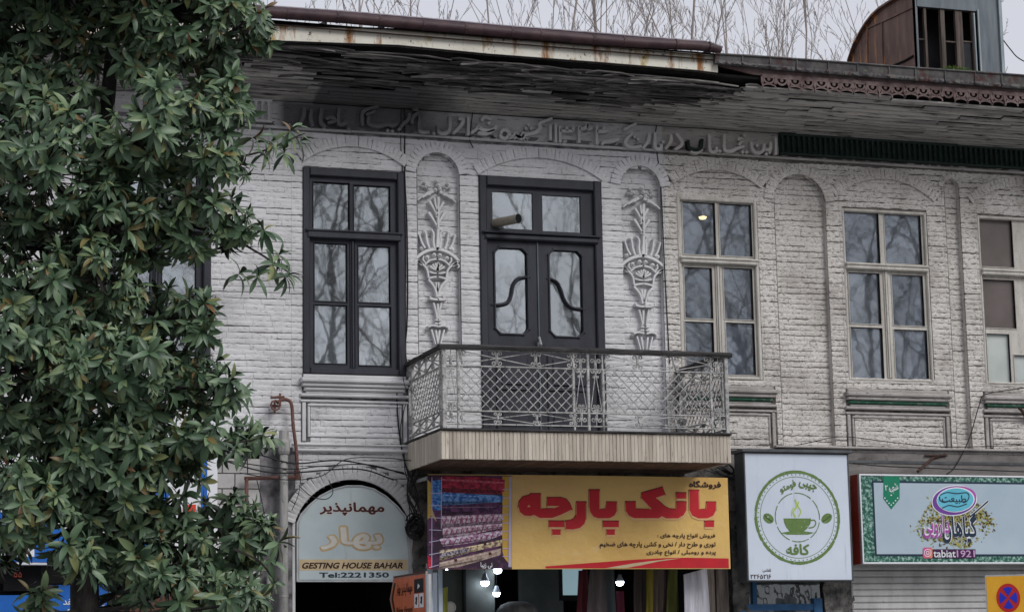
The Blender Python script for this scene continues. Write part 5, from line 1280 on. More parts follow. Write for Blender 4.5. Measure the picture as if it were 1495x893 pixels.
for mt, yy, bo in ((M['white_print'], -.0100, .06), (None, -.0128, .022)):
    text('گیاهان', b7(745, 375, 1050, 650), YG+yy, mt or M['navy'], HS, bo); text('دارویی', b7(560, 390, 800, 610), YG+yy-.0025, mt or M['magenta'], HS, bo)
for mt, yy, w in ((M['white_print'], -.010, .034), (M['navy'], -.0125, .018)): decal_s('letter_stroke', [[(1000, 400), (1060, 350), (1160, 262)]], F7, YG+yy, mt, HS, w)
decal('label_print', [[(640, 706), (1044, 706), (1044, 790), (640, 790)]], F7, YG-.0062, flat('plum print', (.05, .01, .06), .5), HS)
decal('icon_print', [[(568, 690), (635, 690), (645, 702), (645, 778), (635, 790), (568, 790), (556, 778), (556, 702)]], F7, YG-.0078, M['ig'], HS)
decal_s('icon_print', [el(600, 740, 32, 34, 0, 12)+[el(600, 740, 32, 34, 0, 12)[0]], el(600, 740, 14, 15, 0, 10)+[el(600, 740, 14, 15, 0, 10)[0]]], F7, YG-.0088, M['white_print'], HS, .007, 1)
text('tabiat', b7(655, 712, 858, 782), YG-.009, M['white_print'], HS, .01); text('1921', b7(872, 716, 1036, 780), YG-.009, flat('pink print', (.60, .36, .60), .5), HS, .012)
# orange pictogram arrow sign on a pole: stands nearly at right angles to the wall
AR_ = P(621.5, 833, -1.45); AL = P(575, 847.5, -.42); zt_ = AR_.z; w_ = AR_-AL; w_.z = 0; Ls = w_.length; ud = w_.normalized(); nrm = Vector((ud.y, -ud.x, 0))
if nrm.x > 0: nrm = -nrm
OS = thing('arrow_sign', 'orange arrow shaped guest house street sign with bed pictogram, at the shop door post', 'street sign', (AR_.x, AR_.y, 0))
Hs = .45
def SG(u, z, o=0): q = Vector((AR_.x, AR_.y, 0))-ud*(u*Ls)+nrm*o; return (q.x, q.y, zt_+.0-z*Hs)
def sgpoly(name, pl, o0, o1, m):
    n = len(pl); mb = MB(); mb.add([SG(*p, o0) for p in pl]+[SG(*p, o1) for p in pl], [tuple(range(n)), tuple(range(2*n-1, n-1, -1))]+[(k, n+k, n+(k+1) % n, (k+1) % n) for k in range(n)]); return obj(name, mb, m, OS)
out = [(0, 0), (1, 0), (1.14, .5), (1, 1), (0, 1)]
sgpoly('sign_plate', out, 0, -.02, flat('grey pink sign back', (.35, .27, .26), .6)); sgpoly('sign_face', [(.02, .06), (.985, .05), (1.10, .5), (.985, .95), (.02, .94)], .003, .001, M['orange_sign'])
sgpoly('chevron_print', [(.93, .16), (.98, .15), (1.07, .5), (.98, .85), (.93, .84), (1.02, .5)], .005, .004, flat('brown print', (.07, .03, .015), .5))
sgpoly('border_print', [(0.01, .0), (1, .0), (1, .035), (.01, .045)], .005, .003, flat('brown edge print', (.09, .035, .02), .5))
sgpoly('pictogram', [(.06, .14), (.34, .14), (.34, .44), (.06, .44)], .005, .004, M['black_ink']); sgpoly('pictogram', [(.06, .46), (.19, .46), (.19, .76), (.06, .76)], .005, .004, M['white_print']); sgpoly('pictogram', [(.22, .46), (.34, .46), (.34, .76), (.22, .76)], .005, .004, M['white_print'])
sgpoly('pictogram', [(.16, .3), (.22, .24), (.24, .36)], .007, .006, M['white_print'])
for u0 in (.09, .245): sgpoly('pictogram', [(u0, .52), (u0+.06, .54), (u0+.05, .6), (u0+.07, .66), (u0+.02, .70)], .007, .006, M['black_ink'])
def sgt(body, u0, u1, z0, z1, m, bold):
    # lettering laid out flat first, then carried onto the turned plate
    o = text(body, (1000, 300, 1100, 350), 0, m, None, bold, 0); me = o.data; xs = [v.co.x for v in me.vertices]; zs = [v.co.z for v in me.vertices]; a, b, c, d = min(xs), max(xs), min(zs), max(zs)
    for v in me.vertices: v.co = Vector(SG(u1+(u0-u1)*(v.co.x-a)/(b-a), z1+(z0-z1)*(v.co.z-c)/(d-c), .006-v.co.y*.5))
    o.parent = OS; o.location = -wloc(OS)
sgt('مهمانپذیر بهار', .40, .90, .18, .48, M['ink'], .01); sgt('Bahar Hostel', .40, .90, .70, .86, M['ink'], .008)
obj('sign_pole', MB().tube([(AR_.x+.02, AR_.y-.02, 0), (AR_.x+.02, AR_.y-.02, zt_-.03)], .03, 10), M['sign_alu'], OS)
# amber no stopping sign on its pole
yp = -2.6; NC = P(1472, 872, yp); rz = NC.z-P(1472, 893, yp).z
NS = thing('no_stopping_sign', 'amber plate with blue and red no stopping disc, at the lower right corner', 'traffic sign', (NC.x, yp, 0))
tw = radians(-28); ca, sa = cos(tw), sin(tw)
def NP(u, z, o=0): return (NC.x+u*ca+o*sa, yp+u*sa-o*ca, NC.z+z)
def npoly(name, pl, o0, o1, m):
    n = len(pl); mb = MB(); mb.add([NP(*p, o0) for p in pl]+[NP(*p, o1) for p in pl], [tuple(range(n)), tuple(range(2*n-1, n-1, -1))]+[(k, n+k, n+(k+1) % n, (k+1) % n) for k in range(n)]); return obj(name, mb, m, NS)
rd = rz*1.0; W_ = P(1472, 872, yp).x-P(1447, 872, yp).x; W_ /= abs(ca)
H_ = P(1472, 838, yp).z-NC.z
npoly('sign_plate', [(-W_+.01, -H_-.2), (W_-.01, -H_-.2), (W_, -H_-.19), (W_, H_-.01), (W_-.01, H_), (-W_+.01, H_), (-W_, H_-.01), (-W_, -H_-.19)], 0, -.012, M['sign_alu'])
npoly('sign_face', [(-W_+.012, -H_-.185), (W_-.012, -H_-.185), (W_-.012, H_-.015), (-W_+.012, H_-.015)], .003, .001, M['yellow_sign'])
cw = rd*.82
npoly('disc_ring', [(cw*cos(t), rd*sin(t)) for t in [2*pi*k/32 for k in range(32)]], .005, .0035, flat('crimson disc', (.50, .02, .02), .5))
for q in range(4):
    a = pi/4+q*pi/2; npoly('disc_blue', [(.10*cw*cos(a+pi/4), .12*rd*sin(a+pi/4))]+[(.76*cw*cos(t), .76*rd*sin(t)) for t in [a+.22+(pi/2-.44)*k/6 for k in range(7)]], .007, .0055, flat('blue disc', (.015, .03, .50), .5))
obj('sign_pole', MB().tube([NP(0, -NC.z, -.045), NP(0, H_-.02, -.045)], .028, 10), M['sign_alu'], NS)

# shop signs behind the magnolia
YS = -.25
def bx_px(x0, y0, x1, y1, Y, d=.01): a, b = P(x0, y1, Y), P(x1, y0, Y); return (a.x, b.x, Y, Y+d, a.z, b.z)
LS = thing('shop_signboard', 'white and blue shop signboard mostly hidden behind the magnolia', 'sign', (2.6, YS, 2.6))
mb = MB(); a = bx_px(60, 612, 318, 828, YS, .2); mb.box(.2, a[1], YS, YS+.2, a[4]+.03, a[5]); obj('sign_box', mb, M['white_print'], LS)
mb = MB().box(*bx_px(293, 640, 303, 800, YS-.004, .003)); o = obj('blue_stripe', mb, M['blue_sign'], LS)
mb = MB().prism(PX([(-60, 742), (60, 752), (130, 790), (180, 770), (230, 715), (250, 715), (215, 800), (150, 822), (-60, 818)], YS), YS-.006, YS-.002); obj('blue_wave', mb, M['blue_sign'], LS)
mb = MB().prism(PX([(-60, 784), (20, 790), (50, 800), (50, 812), (-60, 812)], YS), YS-.009, YS-.0065); obj('white_wave', mb, M['white_print'], LS)
obj('red_print', MB().box(*bx_px(267, 736, 286, 754, YS-.006, .003)), flat('vermilion print', (.65, .06, .03), .5), LS)
B2 = thing('blue_window_sign', 'blue poster with white Persian text and figures 000/000/000, lower left behind leaves', 'poster', (2.5, -.06, 1.8))
obj('poster_sheet', MB().box(*bx_px(70, 853, 160, 990, -.06)), M['blue_sign'], B2); obj('poster_sheet', MB().box(*bx_px(-60, 868, 42, 990, -.06)), M['blue_sign'], B2)
text('پرداخت نقد', (92, 872, 153, 886), -.064, M['white_print'], B2, .01); text('۰۰۰/۰۰۰/۰۰۰', (72, 888, 154, 899), -.064, M['white_print'], B2, .01)
NB = tag(obj('neon_board', MB().box(*bx_px(5, 820, 60, 862, -.08, .03)), M['void'], None), 'small black board with faint red figures in the window at the far left', 'window sign')
text('۵۵', (20, 834, 32, 842), -.084, flat('red tube lettering', (.6, .12, .08), .5), NB, .01)
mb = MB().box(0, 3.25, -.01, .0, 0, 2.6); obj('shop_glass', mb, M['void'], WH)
WD = obj('panel_door', MB().box(*bx_px(165, 868, 268, 1100, -.05, .04)), M['brown_wood'], WH)
for k in range(4):
    xa_ = P(172+k*24, 880, -.05).x; xb_ = P(172+k*24+20, 880, -.05).x; obj('door_panel', MB().cbox(xa_, xb_, -.066, -.05, P(200, 893, -.05).z, P(200, 876, -.05).z, .006), M['brown_wood'], WD)

# ------------------------------------------------------------------ shop front under the banner
ZT = 2.78
a, b = P(625, 860, -.15).x, P(631.5, 860, -.15).x; c, d = P(639.5, 860, -.15).x, P(645.5, 860, -.15).x
SF = thing('shop_door', 'narrow pale blue framed glass leaf beside the orange arrow sign', 'door', ((a+d)/2, -.12, 0))
obj('frame', MB().cbox(a, b, -.17, -.11, 0, ZT, .004).cbox(c, d, -.17, -.11, 0, ZT, .004).cbox(b+.0004, c-.0004, -.17, -.11, ZT-.04, ZT, .004), M['blue_white'], SF)
obj('pane', MB().box(b, c, -.145, -.14, 0.05, ZT-.04), M['glass_blue'], SF)
# the room inside: greenish partition, tiled panel, screen
obj('partition', MB().box(P(646, 860, .6).x, P(722, 860, .6).x, .6, .63, 0, 3.5), mat('dim green grey panel', [(.03, .034, .03), (.05, .055, .05)], 3, rough=.6), WH)
obj('partition', MB().box(P(676, 860, .58).x, P(680, 860, .58).x, .57, .598, 0, 3.5), M['void'], WH)
obj('partition', MB().box(P(757, 860, 1.2).x, P(822, 860, 1.2).x, 1.2, 1.23, 0, 3.5), mat('dim slate panel', [(.05, .06, .06), (.08, .09, .09)], 3, rough=.5), WH)
TV = thing('display_screen', 'small glowing grey screen hanging inside the cloth shop', 'screen', (P(833, 850, .8).x, .8, 2.3))
obj('casing', MB().box(*bx_px(818, 826, 856, 876, .8, .04)), M['void'], TV); obj('screen', MB().box(*bx_px(822, 829, 850, 868, .795, .004)), emis('grey screen glow', (.16, .24, .27), .7), TV)
for i, (px, py, Y, s, lb) in enumerate(((708, 849, .5, 1, 'lit globe bulb hanging left of the others, level with its neighbours, in the cloth shop'), (726.5, 831, .5, .95, 'lit bulb highest of the three on the left, touching the banner edge'), (725, 865, .5, .85, 'lit bulb lowest of the three hanging on the left'), (905, 849, .2, .9, 'lone lit bulb hanging among the garments'), (652, 829, .3, .35, 'tiny spot lamp just under the banner at its left end'))):
    q = P(px, py, Y); h = thing('light_bulb', lb, 'light bulb', (q.x, q.y, q.z), 'lit bulbs in the cloth shop')
    pr = [(.0, -.044), (.028, -.04), (.042, -.02), (.047, .0), (.044, .006)]
    obj('globe', MB().lathe(q.x, q.y, [(r*s, q.z+z*s) for r, z in pr], 12), M['bulb'], h, smooth=True)
    obj('base', MB().lathe(q.x, q.y, [(r*s, q.z+z*s) for r, z in ((.046, .0065), (.044, .03), (.026, .06), (.022, .09), (.0, .091))], 12), M['bulb_base'], h, smooth=True)
    obj('cord', MB().tube([(q.x, q.y, q.z+.09*s), (q.x+.01, q.y, 3.5)], .004, 4), M['cable'], h)
def drape(name, pts_top, bot, Y, m, label, cat='garment', n=9, amp=.03, group='clothes hanging in the shop door', thick=.012):
    """hanging cloth: top width to bottom width with vertical folds"""
    (xa_, ya_), (xb_, yb_) = pts_top; (xc_, xd_, yb2) = bot; mb = MB(); K = 8; r = random.Random(int(xa_))
    ph = r.random()*6; T0, T1 = P(xa_, ya_, Y), P(xb_, yb_, Y); B0, B1 = P(xc_, yb2, Y), P(xd_, yb2, Y)
    for s in (0, 1):
        for i in range(n*3+1):
            u = i/(n*3)
            for k in range(K+1):
                w = k/K; A = T0.lerp(T1, u); Bq = B0.lerp(B1, u); q = A.lerp(Bq, w); f = sin(u*n*pi+ph+w*.8)*amp*(.35+.65*w)
                mb.v.append((q.x+sin(w*4+ph)*.006, Y+f+s*thick, q.z))
    m_ = n*3+1
    for s in (0, 1):
        for i in range(n*3):
            for k in range(K): a = s*m_*(K+1)+i*(K+1)+k; mb.f.append((a, a+K+1, a+K+2, a+1))
    return tag(obj(name, mb, m, None, smooth=True), label, cat, group)
drape('hanging_garment', ((845, 832), (858, 832)), (838, 862, 960), .15, cloth('wine cloth', (.12, .02, .03)), 'dark wine garment hanging beside the screen', n=4)
drape('hanging_garment', ((862, 831), (884, 831)), (852, 890, 960), .1, cloth('taupe cloth', (.13, .11, .11)), 'taupe coat with long sleeves, second hanging piece from the screen', n=4)
drape('hanging_garment', ((884, 831), (898, 831)), (884, 902, 960), .12, cloth('slate cloth', (.07, .085, .09)), 'slate green cloth between the taupe coat and the lone bulb', n=3)
drape('hanging_garment', ((900, 862), (911, 862)), (899, 912, 960), .16, cloth('claret cloth', (.12, .02, .04)), 'narrow claret cloth directly under the lone bulb', n=2)
drape('hanging_garment', ((926, 831), (944, 831)), (924, 946, 960), .12, cloth('dark brown cloth', (.07, .055, .05)), 'dark brown cloth to the left of the yellow scarf', n=4)
drape('hanging_garment', ((944, 831), (954, 831)), (942, 953, 960), .06, cloth('mustard cloth', (.24, .20, .03)), 'mustard yellow scarf hanging between two brown cloths', n=2)
drape('hanging_garment', ((954, 831), (968, 831)), (954, 966, 960), .08, cloth('mole cloth', (.16, .12, .10)), 'mole brown cloth to the right of the yellow scarf', n=3)
drape('hanging_garment', ((968, 831), (982, 831)), (966, 984, 960), .15, cloth('plum cloth', (.05, .025, .035)), 'very dark plum cloth behind the olive dress', n=3)
drape('hanging_garment', ((977, 831), (990, 831)), (970, 992, 900), .0, cloth('olive cloth', (.10, .11, .025)), 'olive dress with flared hem next to the white trousers', n=3)
drape('hanging_trousers', ((998, 838), (1031, 829)), (1003, 1041, 970), -.2, cloth('white cotton', (.58, .57, .62)), 'white gathered trousers hanging at the front by the timber posts', 'trousers', 5, .02, None)
drape('hanging_garment', ((1010, 836), (1022, 836)), (1030, 1040, 960), .03, cloth('rust cloth', (.10, .045, .035)), 'reddish brown cloth peeping out behind the white trousers', n=2)
obj('clothes_rail', MB().tube([(P(840, 831, .1).x, .1, 2.82), (P(1040, 831, .1).x, .1, 2.82)], .012, 6), M['sign_alu'], WH)
drape('yellow_scarf', ((646, 858), (654, 856)), (646, 655, 960), .02, cloth('lemon cloth', (.42, .42, .08)), 'lemon yellow scarf tied beside the pale blue door frame', 'scarf', 2, .015, None)
q = P(657, 886, .2); FN = thing('wall_clock', 'round pale dial half seen behind the lemon scarf', 'clock', (q.x, q.y, q.z))
obj('dial', MB().blob(q.x, q.z, .055, q.y, .01, 16), M['cream_print'], FN); obj('rim', MB().stroke([(q.x+.058*cos(t), q.z+.058*sin(t)) for t in [2*pi*k/16 for k in range(17)]], .012, q.y, .014, .6), M['sign_alu'], FN)
q = P(755, 886, .3); mb = MB().lathe(q.x, q.y, [(.22, q.z-.12), (.22, q.z-.03), (.17, q.z+.03), (.09, q.z+.06), (0, q.z+.065)], 16)
tag(obj('cloth_bundle', mb, cloth('grey bundle', (.10, .10, .10)), None, smooth=True), 'rounded dark grey bundle low inside the cloth shop', 'bundle')

# ------------------------------------------------------------------ pipes, box, cables on the wall
q = [P(413.5, 640, -.12), P(414.5, 700, -.12), P(416, 780, -.12), P(417.5, 893, -.12)]; q.append(Vector((q[-1].x, -.12, 0)))
x_ = q[1].x
DP = thing('downpipe', 'grey cement downpipe standing left of the arched sign', 'pipe', (x_, -.12, 0)); obj('pipe', MB().tube([(x_, -.12, 0), (x_, -.12, 3.2), (x_, -.12, q[0].z-.1)], .042, 12), M['grey_pipe'], DP, smooth=True)
obj('socket', MB().lathe(x_, -.12, [(.05, q[0].z-.16), (.062, q[0].z-.13), (.062, q[0].z-.04), (.05, q[0].z-.01), (.05, q[0].z+.08), (.03, q[0].z+.09)], 12), M['grey_pipe'], DP)
for z in (3.1, 2.45): obj('pipe_collar', MB().tube([(x_, -.12, z), (x_, -.12, z+.02)], .047, 12), M['grey_pipe'], DP)
q = lambda x, y: P(x, y, -.10)
GP = thing('gas_pipe', 'rusty red gas pipe with valve wheel bending down beside the first window panel', 'pipe', q(425, 600))
obj('pipe', MB().tube(smooth([q(404, 588), q(412, 583), q(421, 584), q(426, 592), q(428, 620), q(433, 660), q(434, 688)], 4), .018, 8), M['rust'], GP, smooth=True)
obj('pipe', MB().tube([q(434, 696), q(400, 697), q(357, 698)], .02, 8).tube([q(360, 698), q(360, 757)], .02, 8), M['rust'], GP, smooth=True)
obj('elbow', MB().tube([q(434, 686), q(434, 700)], .033, 8), M['rust'], GP)
obj('valve_wheel', MB().stroke([(q(401, 592).x+.05*cos(t), q(401, 592).z+.05*sin(t)) for t in [2*pi*k/8 for k in range(9)]], .018, -.14, .02, .6).tube([q(396, 592), q(408, 592)], .012, 5).tube([q(401, 584), q(401, 604)], .012, 5).tube([q(395, 580), q(415, 579)], .014, 5).tube([q(409, 574), q(409, 592)], .012, 6), M['rust'], GP)
tag(obj('meter_box', MB().cbox(P(366, 750, -.12).x, P(395, 750, -.12).x, -.12, -.02, P(380, 782, -.12).z, P(380, 750, -.12).z, .008), mat('pale green grey box', [(.36, .40, .39), (.44, .48, .47)], 4, rough=.5), None), 'pale grey green meter box on the stone wall left of the downpipe', 'meter box')
q2 = P(393, 850, -.08); tag(obj('conduit', MB().tube([(q2.x, -.06, 0), (q2.x, -.06, P(393, 838, -.06).z)], .02, 8).tube([(q2.x-.03, -.06, P(393, 872, -.06).z), (q2.x+.03, -.06, P(393, 872, -.06).z)], .012, 6), M['grey_pipe'], None), 'thin pale conduit under the meter box', 'conduit')
def cable(pts, Y, r, label, grp='cables on the wall', sag=0, m='cable', name='cable'):
    pp = [P(x, y, Y if not isinstance(Y, list) else Y[i]) for i, (x, y) in enumerate(pts)]
    return tag(obj(name, MB().tube(smooth(pp, 6), r, 5), M[m], None, smooth=True), label, 'cable', grp)
cable([(587, 130), (585, 200), (588, 255), (592, 330), (592, 440), (590, 500), (598, 560), (585, 620), (587, 660)], -.02, .005, 'left one of the two cables dropping past the right side of the first window', None)
cable([(590, 128), (591, 190), (591, 255), (594.5, 340), (594, 480), (580, 560), (584, 640), (598, 700)], -.02, .008, 'thicker cable dropping from the soffit past the first window to the balcony', None)
cable([(692, 140), (690, 165), (687, 190), (686, 205), (691, 216)], -.03, .006, 'short cable hanging from the soffit onto the letters', None)
cable([(820, 152), (821, 172)], -.03, .01, 'stub of cable above the date', None); cable([(962, 160), (959, 180), (957, 205), (963, 250), (966, 290), (970, 380), (975, 480), (978, 530)], -.02, .006, 'thin cable along the paint boundary right of the second vase', None)
for i, (pts, r, lb) in enumerate([([(300, 650), (380, 664), (430, 676), (500, 672), (590, 690)], .008, 'topmost cable crossing above the arched sign'), ([(330, 672), (420, 684), (470, 680), (540, 678), (600, 694), (640, 690)], .006, 'sagging cable just above the brick arch'),
        ([(290, 658), (360, 682), (415, 690), (520, 684), (575, 700)], .008, 'thick cable resting on the arch crown'), ([(350, 690), (420, 700), (470, 694), (505, 670), (560, 668), (600, 672)], .005, 'thin cable rising over the arch to the balcony'),
        ([(480, 700), (486, 718), (476, 728), (455, 724), (436, 708)], .005, 'loop of cable hanging in front of the arch'), ([(375, 700), (382, 730), (386, 752)], .005, 'cable dropping into the meter box'), ([(440, 690), (436, 720), (426, 745)], .004, 'thin wire dropping left of the arch'),
        ([(590, 660), (592, 690), (600, 702), (610, 690), (606, 660)], .006, 'cable loop under the balcony corner')]): cable(pts, -.16-.01*i, r, lb, None)
cable([(1065, 655), (1130, 655), (1180, 646), (1230, 637), (1300, 645), (1380, 652), (1495, 650), (1600, 655)], -.05, .005, 'wire running along the foot of the cream wall', None)
cable([(1495, 566), (1440, 575), (1430, 590), (1415, 640), (1395, 680), (1382, 692)], -.06, .006, 'wire slanting down from the last window sill to the herb sign', None)
cable([(1245, 676), (1290, 680), (1360, 683), (1495, 688), (1600, 692)], -.12, .007, 'wire just above the herb shop sign', None); cable([(1462, 55), (1475, 72), (1487, 85), (1510, 97)], 1.5, .008, 'overhead wire leaving the dormer to the right', None)
cable([(585, 505), (590, 560), (600, 570), (615, 590)], -.3, .004, 'thin wire beside the balcony railing end', None)
# coil of cable on the pier
CC = MB(); r = random.Random(4)
for k in range(11):
    c = P(604+r.uniform(-2, 2), 770+r.uniform(-5, 5), -.1); R_ = r.uniform(.05, .105); e = r.uniform(.8, 1.3); ph = r.random()*6; yy = r.uniform(-.16, -.07)
    CC.tube([(c.x+R_*cos(t+ph), yy+.02*sin(3*t), c.z+R_*e*sin(t+ph)) for t in [2*pi*q_/14*1.0 for q_ in range(14)]], .007, 5)
tag(obj('cable_coil', CC, M['cable'], None), 'tangled coil of black cable on the sooty pier right of the arched sign', 'cable coil')
MC = MB()
for k in range(9):
    pts = [P(600+r.uniform(-6, 14), 690+r.uniform(-10, 10), -.08), P(602+r.uniform(-8, 12), 720, -.09), P(605+r.uniform(-8, 10), 750, -.1), P(604+r.uniform(-8, 8), 772, -.1)]; MC.tube(smooth(pts, 3), r.uniform(.004, .008), 5)
tag(obj('cable_bundle', MC, M['cable'], None), 'bundle of black cables running down the sooty pier to the coil', 'cable bundle')
MC = MB()
for k in range(8):
    pts = [P(1000+r.uniform(0, 30), 682+r.uniform(-3, 6), -.2), P(1035+r.uniform(-8, 12), 680+r.uniform(-8, 8), -.2), P(1060+r.uniform(-5, 10), 690+r.uniform(-12, 8), -.15), P(1078, 686+r.uniform(-10, 20), -.08)]; MC.tube(smooth(pts, 3), r.uniform(.004, .008), 5)
tag(obj('cable_bundle', MC, M['cable'], None), 'knot of cables between the balcony end and the cafe sign', 'cable bundle')
def iron_bar(pts, Y, w, label): return tag(obj('iron_bracket', MB().tube([P(x, y, yy) for (x, y), yy in zip(pts, Y)], w, 5), M['rust_dark'], None), label, 'bracket')
iron_bar([(1340, 688), (1362, 668), (1380, 664)], (-.3, -.05, -.03), .016, 'rusty bracket leaning above the herb shop sign'); iron_bar([(1350, 664.5), (1383, 664.5)], (-.05, -.05), .01, 'rusty flat bar at the head of the leaning bracket')
iron_bar([(1488, 595), (1495, 602), (1500, 618)], (-.08, -.1, -.02), .02, 'rusty iron stub at the right edge of the picture')
# curtains and things behind the glass
drape('lace_curtain', ((455, 352), (476, 352)), (456, 480, 536), .13, mat('white net curtain', [(.30, .31, .33), (.5, .51, .54)], 8, rough=.9), 'white net curtain gathered at the left of the first window', 'curtain', 6, .02, None, .006)
drape('lace_curtain', ((540, 358), (575, 360)), (560, 576, 440), .16, mat('net curtain', [(.26, .27, .29), (.44, .45, .48)], 8, rough=.9), 'net curtain at the upper right casement of the first window', 'curtain', 6, .02, None, .006)
tag(obj('cardboard_sheet', MB().box(*bx_px(523, 448, 537, 530, .16, .01)), flat('brown card', (.16, .07, .04), .8), None), 'brown board leaning behind the lower right pane of the first window', 'board')
q = P(530, 524, .1); mb = MB().prism(PX([(458, 444), (507, 444), (507, 470), (500, 482), (507, 500), (506, 533), (458, 533)], .1), .1, .103); TS = tag(obj('torn_sheet', mb, mat('cloudy torn plastic', [(.26, .27, .28), (.48, .5, .52), (.34, .35, .36)], 9, rough=.5, bump=.8, bscale=12, bdist=.03), None), 'torn cloudy plastic sheet taped behind the lower left pane of the first window', 'plastic sheet')
obj('tape', MB().stroke(PX([(464, 528), (480, 500), (503, 466)], .09), .03, .098, .003, .9), M['cream_print'], TS)
tag(obj('sill_clutter', MB().blob(P(545, 527, .1).x, P(545, 527, .1).z, .03, .12, .03).blob(P(555, 529, .1).x, P(555, 529, .1).z, .025, .12, .03).blob(P(564, 529, .1).x, P(564, 529, .1).z, .028, .12, .03), mat('white odds and ends', [(.2, .2, .2), (.6, .6, .6)], 40), None), 'small pale clutter on the sill beside the white appliance', 'clutter')
q = P(530, 524, .1); RD = thing('kitchen_scale', 'small white box shaped appliance on the sill inside the first window', 'appliance', q)
obj('body', MB().cbox(q.x-.05, q.x+.05, .09, .13, q.z-.04, q.z+.04, .012), M['white_print'], RD); obj('dial', MB().box(q.x-.03, q.x+.03, .084, .089, q.z-.02, q.z+.005), M['black_ink'], RD)
q = P(1026, 318, 1.2); LM = thing('ceiling_lamp', 'warm glowing ceiling lamp seen through the upper left pane of the cream window', 'lamp', q)
obj('lamp_shade', MB().lathe(q.x, q.y, [(.0, q.z-.02), (.035, q.z-.015), (.05, q.z+.01), (.02, q.z+.02)], 10), M['warm_bulb'], LM); obj('lamp_rod', MB().tube([(q.x, q.y, q.z+.02), (q.x, q.y, 7.0)], .006, 4), M['cable'], LM)
drape('window_curtain', ((1057, 476), (1105, 480)), (1059, 1108, 552), .2, cloth('grey blue curtain', (.20, .23, .27)), 'grey blue half curtain behind the lower right pane of the cream window by the balcony', 'curtain', 8, .02, None)
drape('window_curtain', ((1330, 402), (1352, 404)), (1330, 1362, 556), .2, cloth('pinkish curtain', (.30, .24, .25)), 'pinkish grey curtain drawn to the right side of the next cream window', 'curtain', 4, .02, None)
# ================================================================== ground, street
struct('road', MB().box(-150, 170, -45, -4.4, -.14, -.12), M['asphalt'])
struct('ground', MB().box(-400, 400, -300, 400, -.30, -.145), M['paving'])
struct('pavement', MB().box(-150, 170, -4.3, .0, -.12, -.002), M['paving'])
struct('kerb', MB().cbox(-150, 170, -4.4, -4.3, -.12, .004, .015), M['stone'])
# ================================================================== bare trees
KK = (13, 8, 5, 4); LR = (.22, .37)
def grow(mb, tw, p, d, L, r, lv, rr, spread, up):
    n = 5 if lv < 3 else 3; pts = [p]; q = p.copy(); dd = d.copy()
    for i in range(n):
        dd = (dd+Vector((rr.gauss(0, .10), rr.gauss(0, .10), rr.gauss(0, .06)+up*.05))).normalized(); q = q+dd*(L/n); pts.append(q.copy())
    rs = [max(.0045, r*(1-.55*i/n) if lv else r*(1-.75*i/n)) for i in range(n+1)]
    (mb if lv < 1 else tw).tube(pts, rs, 6 if lv < 1 else 4 if lv < 3 else 3, False)
    if lv >= 4 or r < .001: return
    k = KK[min(lv, 3)]
    for j in range(k):
        t = .22+.76*(j+rr.random())/k; i = min(n-1, int(t*n)); b = pts[i].lerp(pts[i+1], t*n-i); ax = (pts[i+1]-pts[i]).normalized()
        o = ax.orthogonal().normalized(); o.rotate(Matrix.Rotation(rr.random()*2*pi, 3, ax)); ang = rr.uniform(.35, .75)*spread
        nd = (ax*cos(ang)+o*sin(ang)+Vector((0, 0, up*.25))).normalized()
        grow(mb, tw, b, nd, L*rr.uniform(LR[0], LR[1])*(1-.25*t), rs[i]*rr.uniform(.38, .55), lv+1, rr, spread, up)
def bare(seed, H, r, spread, up):
    rr = random.Random(seed); mb, tw = MB(), MB(); grow(mb, tw, Vector((0, 0, -.2)), Vector((0, 0, 1)), H, r, 0, rr, spread, up)
    return mb.mesh('trunk', M['bare_bark'], True), tw.mesh('branches', M['bare_bark'], True)
def put_tree(kind, x, y, rz, s, label, grp):
    t = thing('bare_tree', label, 'tree', (x, y, 0), grp); t.rotation_euler = (0, 0, rz); t.scale = (s, s, s)
    for n, me in zip(('trunk', 'crown'), kind):
        o = bpy.data.objects.new(n, me); COL.objects.link(o); o.parent = t
K1, K2, K3 = bare(1, 19.5, .050, 1.0, .9), bare(2, 18.5, .045, .95, 1.1), bare(9, 20, .052, 1.05, .8)
bt = [(585, 18, K1, .9, 'behind the roof, nearest to the magnolia'), (660, 14, K2, .98, 'behind the roof, second clear one from the magnolia'), (735, 20, K3, 1.0, 'above the middle of the long maroon gutter, thick forks'), (845, 15, K1, 1.0, 'rising above the balcony door, leaning trunk'),
      (905, 21, K2, 1.05, 'behind the roof between the door and the second vase'), (960, 14, K3, .95, 'with fan of twigs above the second vase'), (1020, 19, K2, 1.0, 'just left of the end of the maroon gutter'), (1100, 24, K1, .78, 'small one beyond the change of gutters'), (1172, 17, K2, .92, 'with straight trunk midway between gutter end and dormer'), (1226, 15, K3, .88, 'closest to the left side of the dormer'), (1300, 22, K1, .9, 'rising behind the dormer'), (620, 26, K3, 1.05, 'far and small, behind the first two near the magnolia'), (790, 28, K2, 1.15, 'far behind, between the magnolia side group and the balcony door'), (1060, 27, K3, 1.05, 'far behind, over the step between the two gutters'), (1140, 30, K1, 1.05, 'far behind, thinnest above the grey gutter'), (1200, 27, K2, 1.1, 'far behind, second to the left of the dormer')]
for i, (px, y, k, s, lb) in enumerate(bt):
    put_tree(k, P(px, 60, y).x, y, i*1.9+.3, s, 'bare winter tree '+lb, 'bare trees behind the roofs')
M['bare_bark_dark'] = mat('dark wet bark', [(.07, .062, .058), (.13, .115, .105)], 4, rough=.9)
KK = (12, 7, 5, 4); LR = (.36, .56)
KR = [bare(21, 13, .13, 1.25, .45), bare(22, 12, .11, 1.3, .4), bare(23, 12.5, .12, 1.2, .5)]
for a_ in KR:
    for b_ in a_: b_.materials[0] = M['bare_bark_dark']
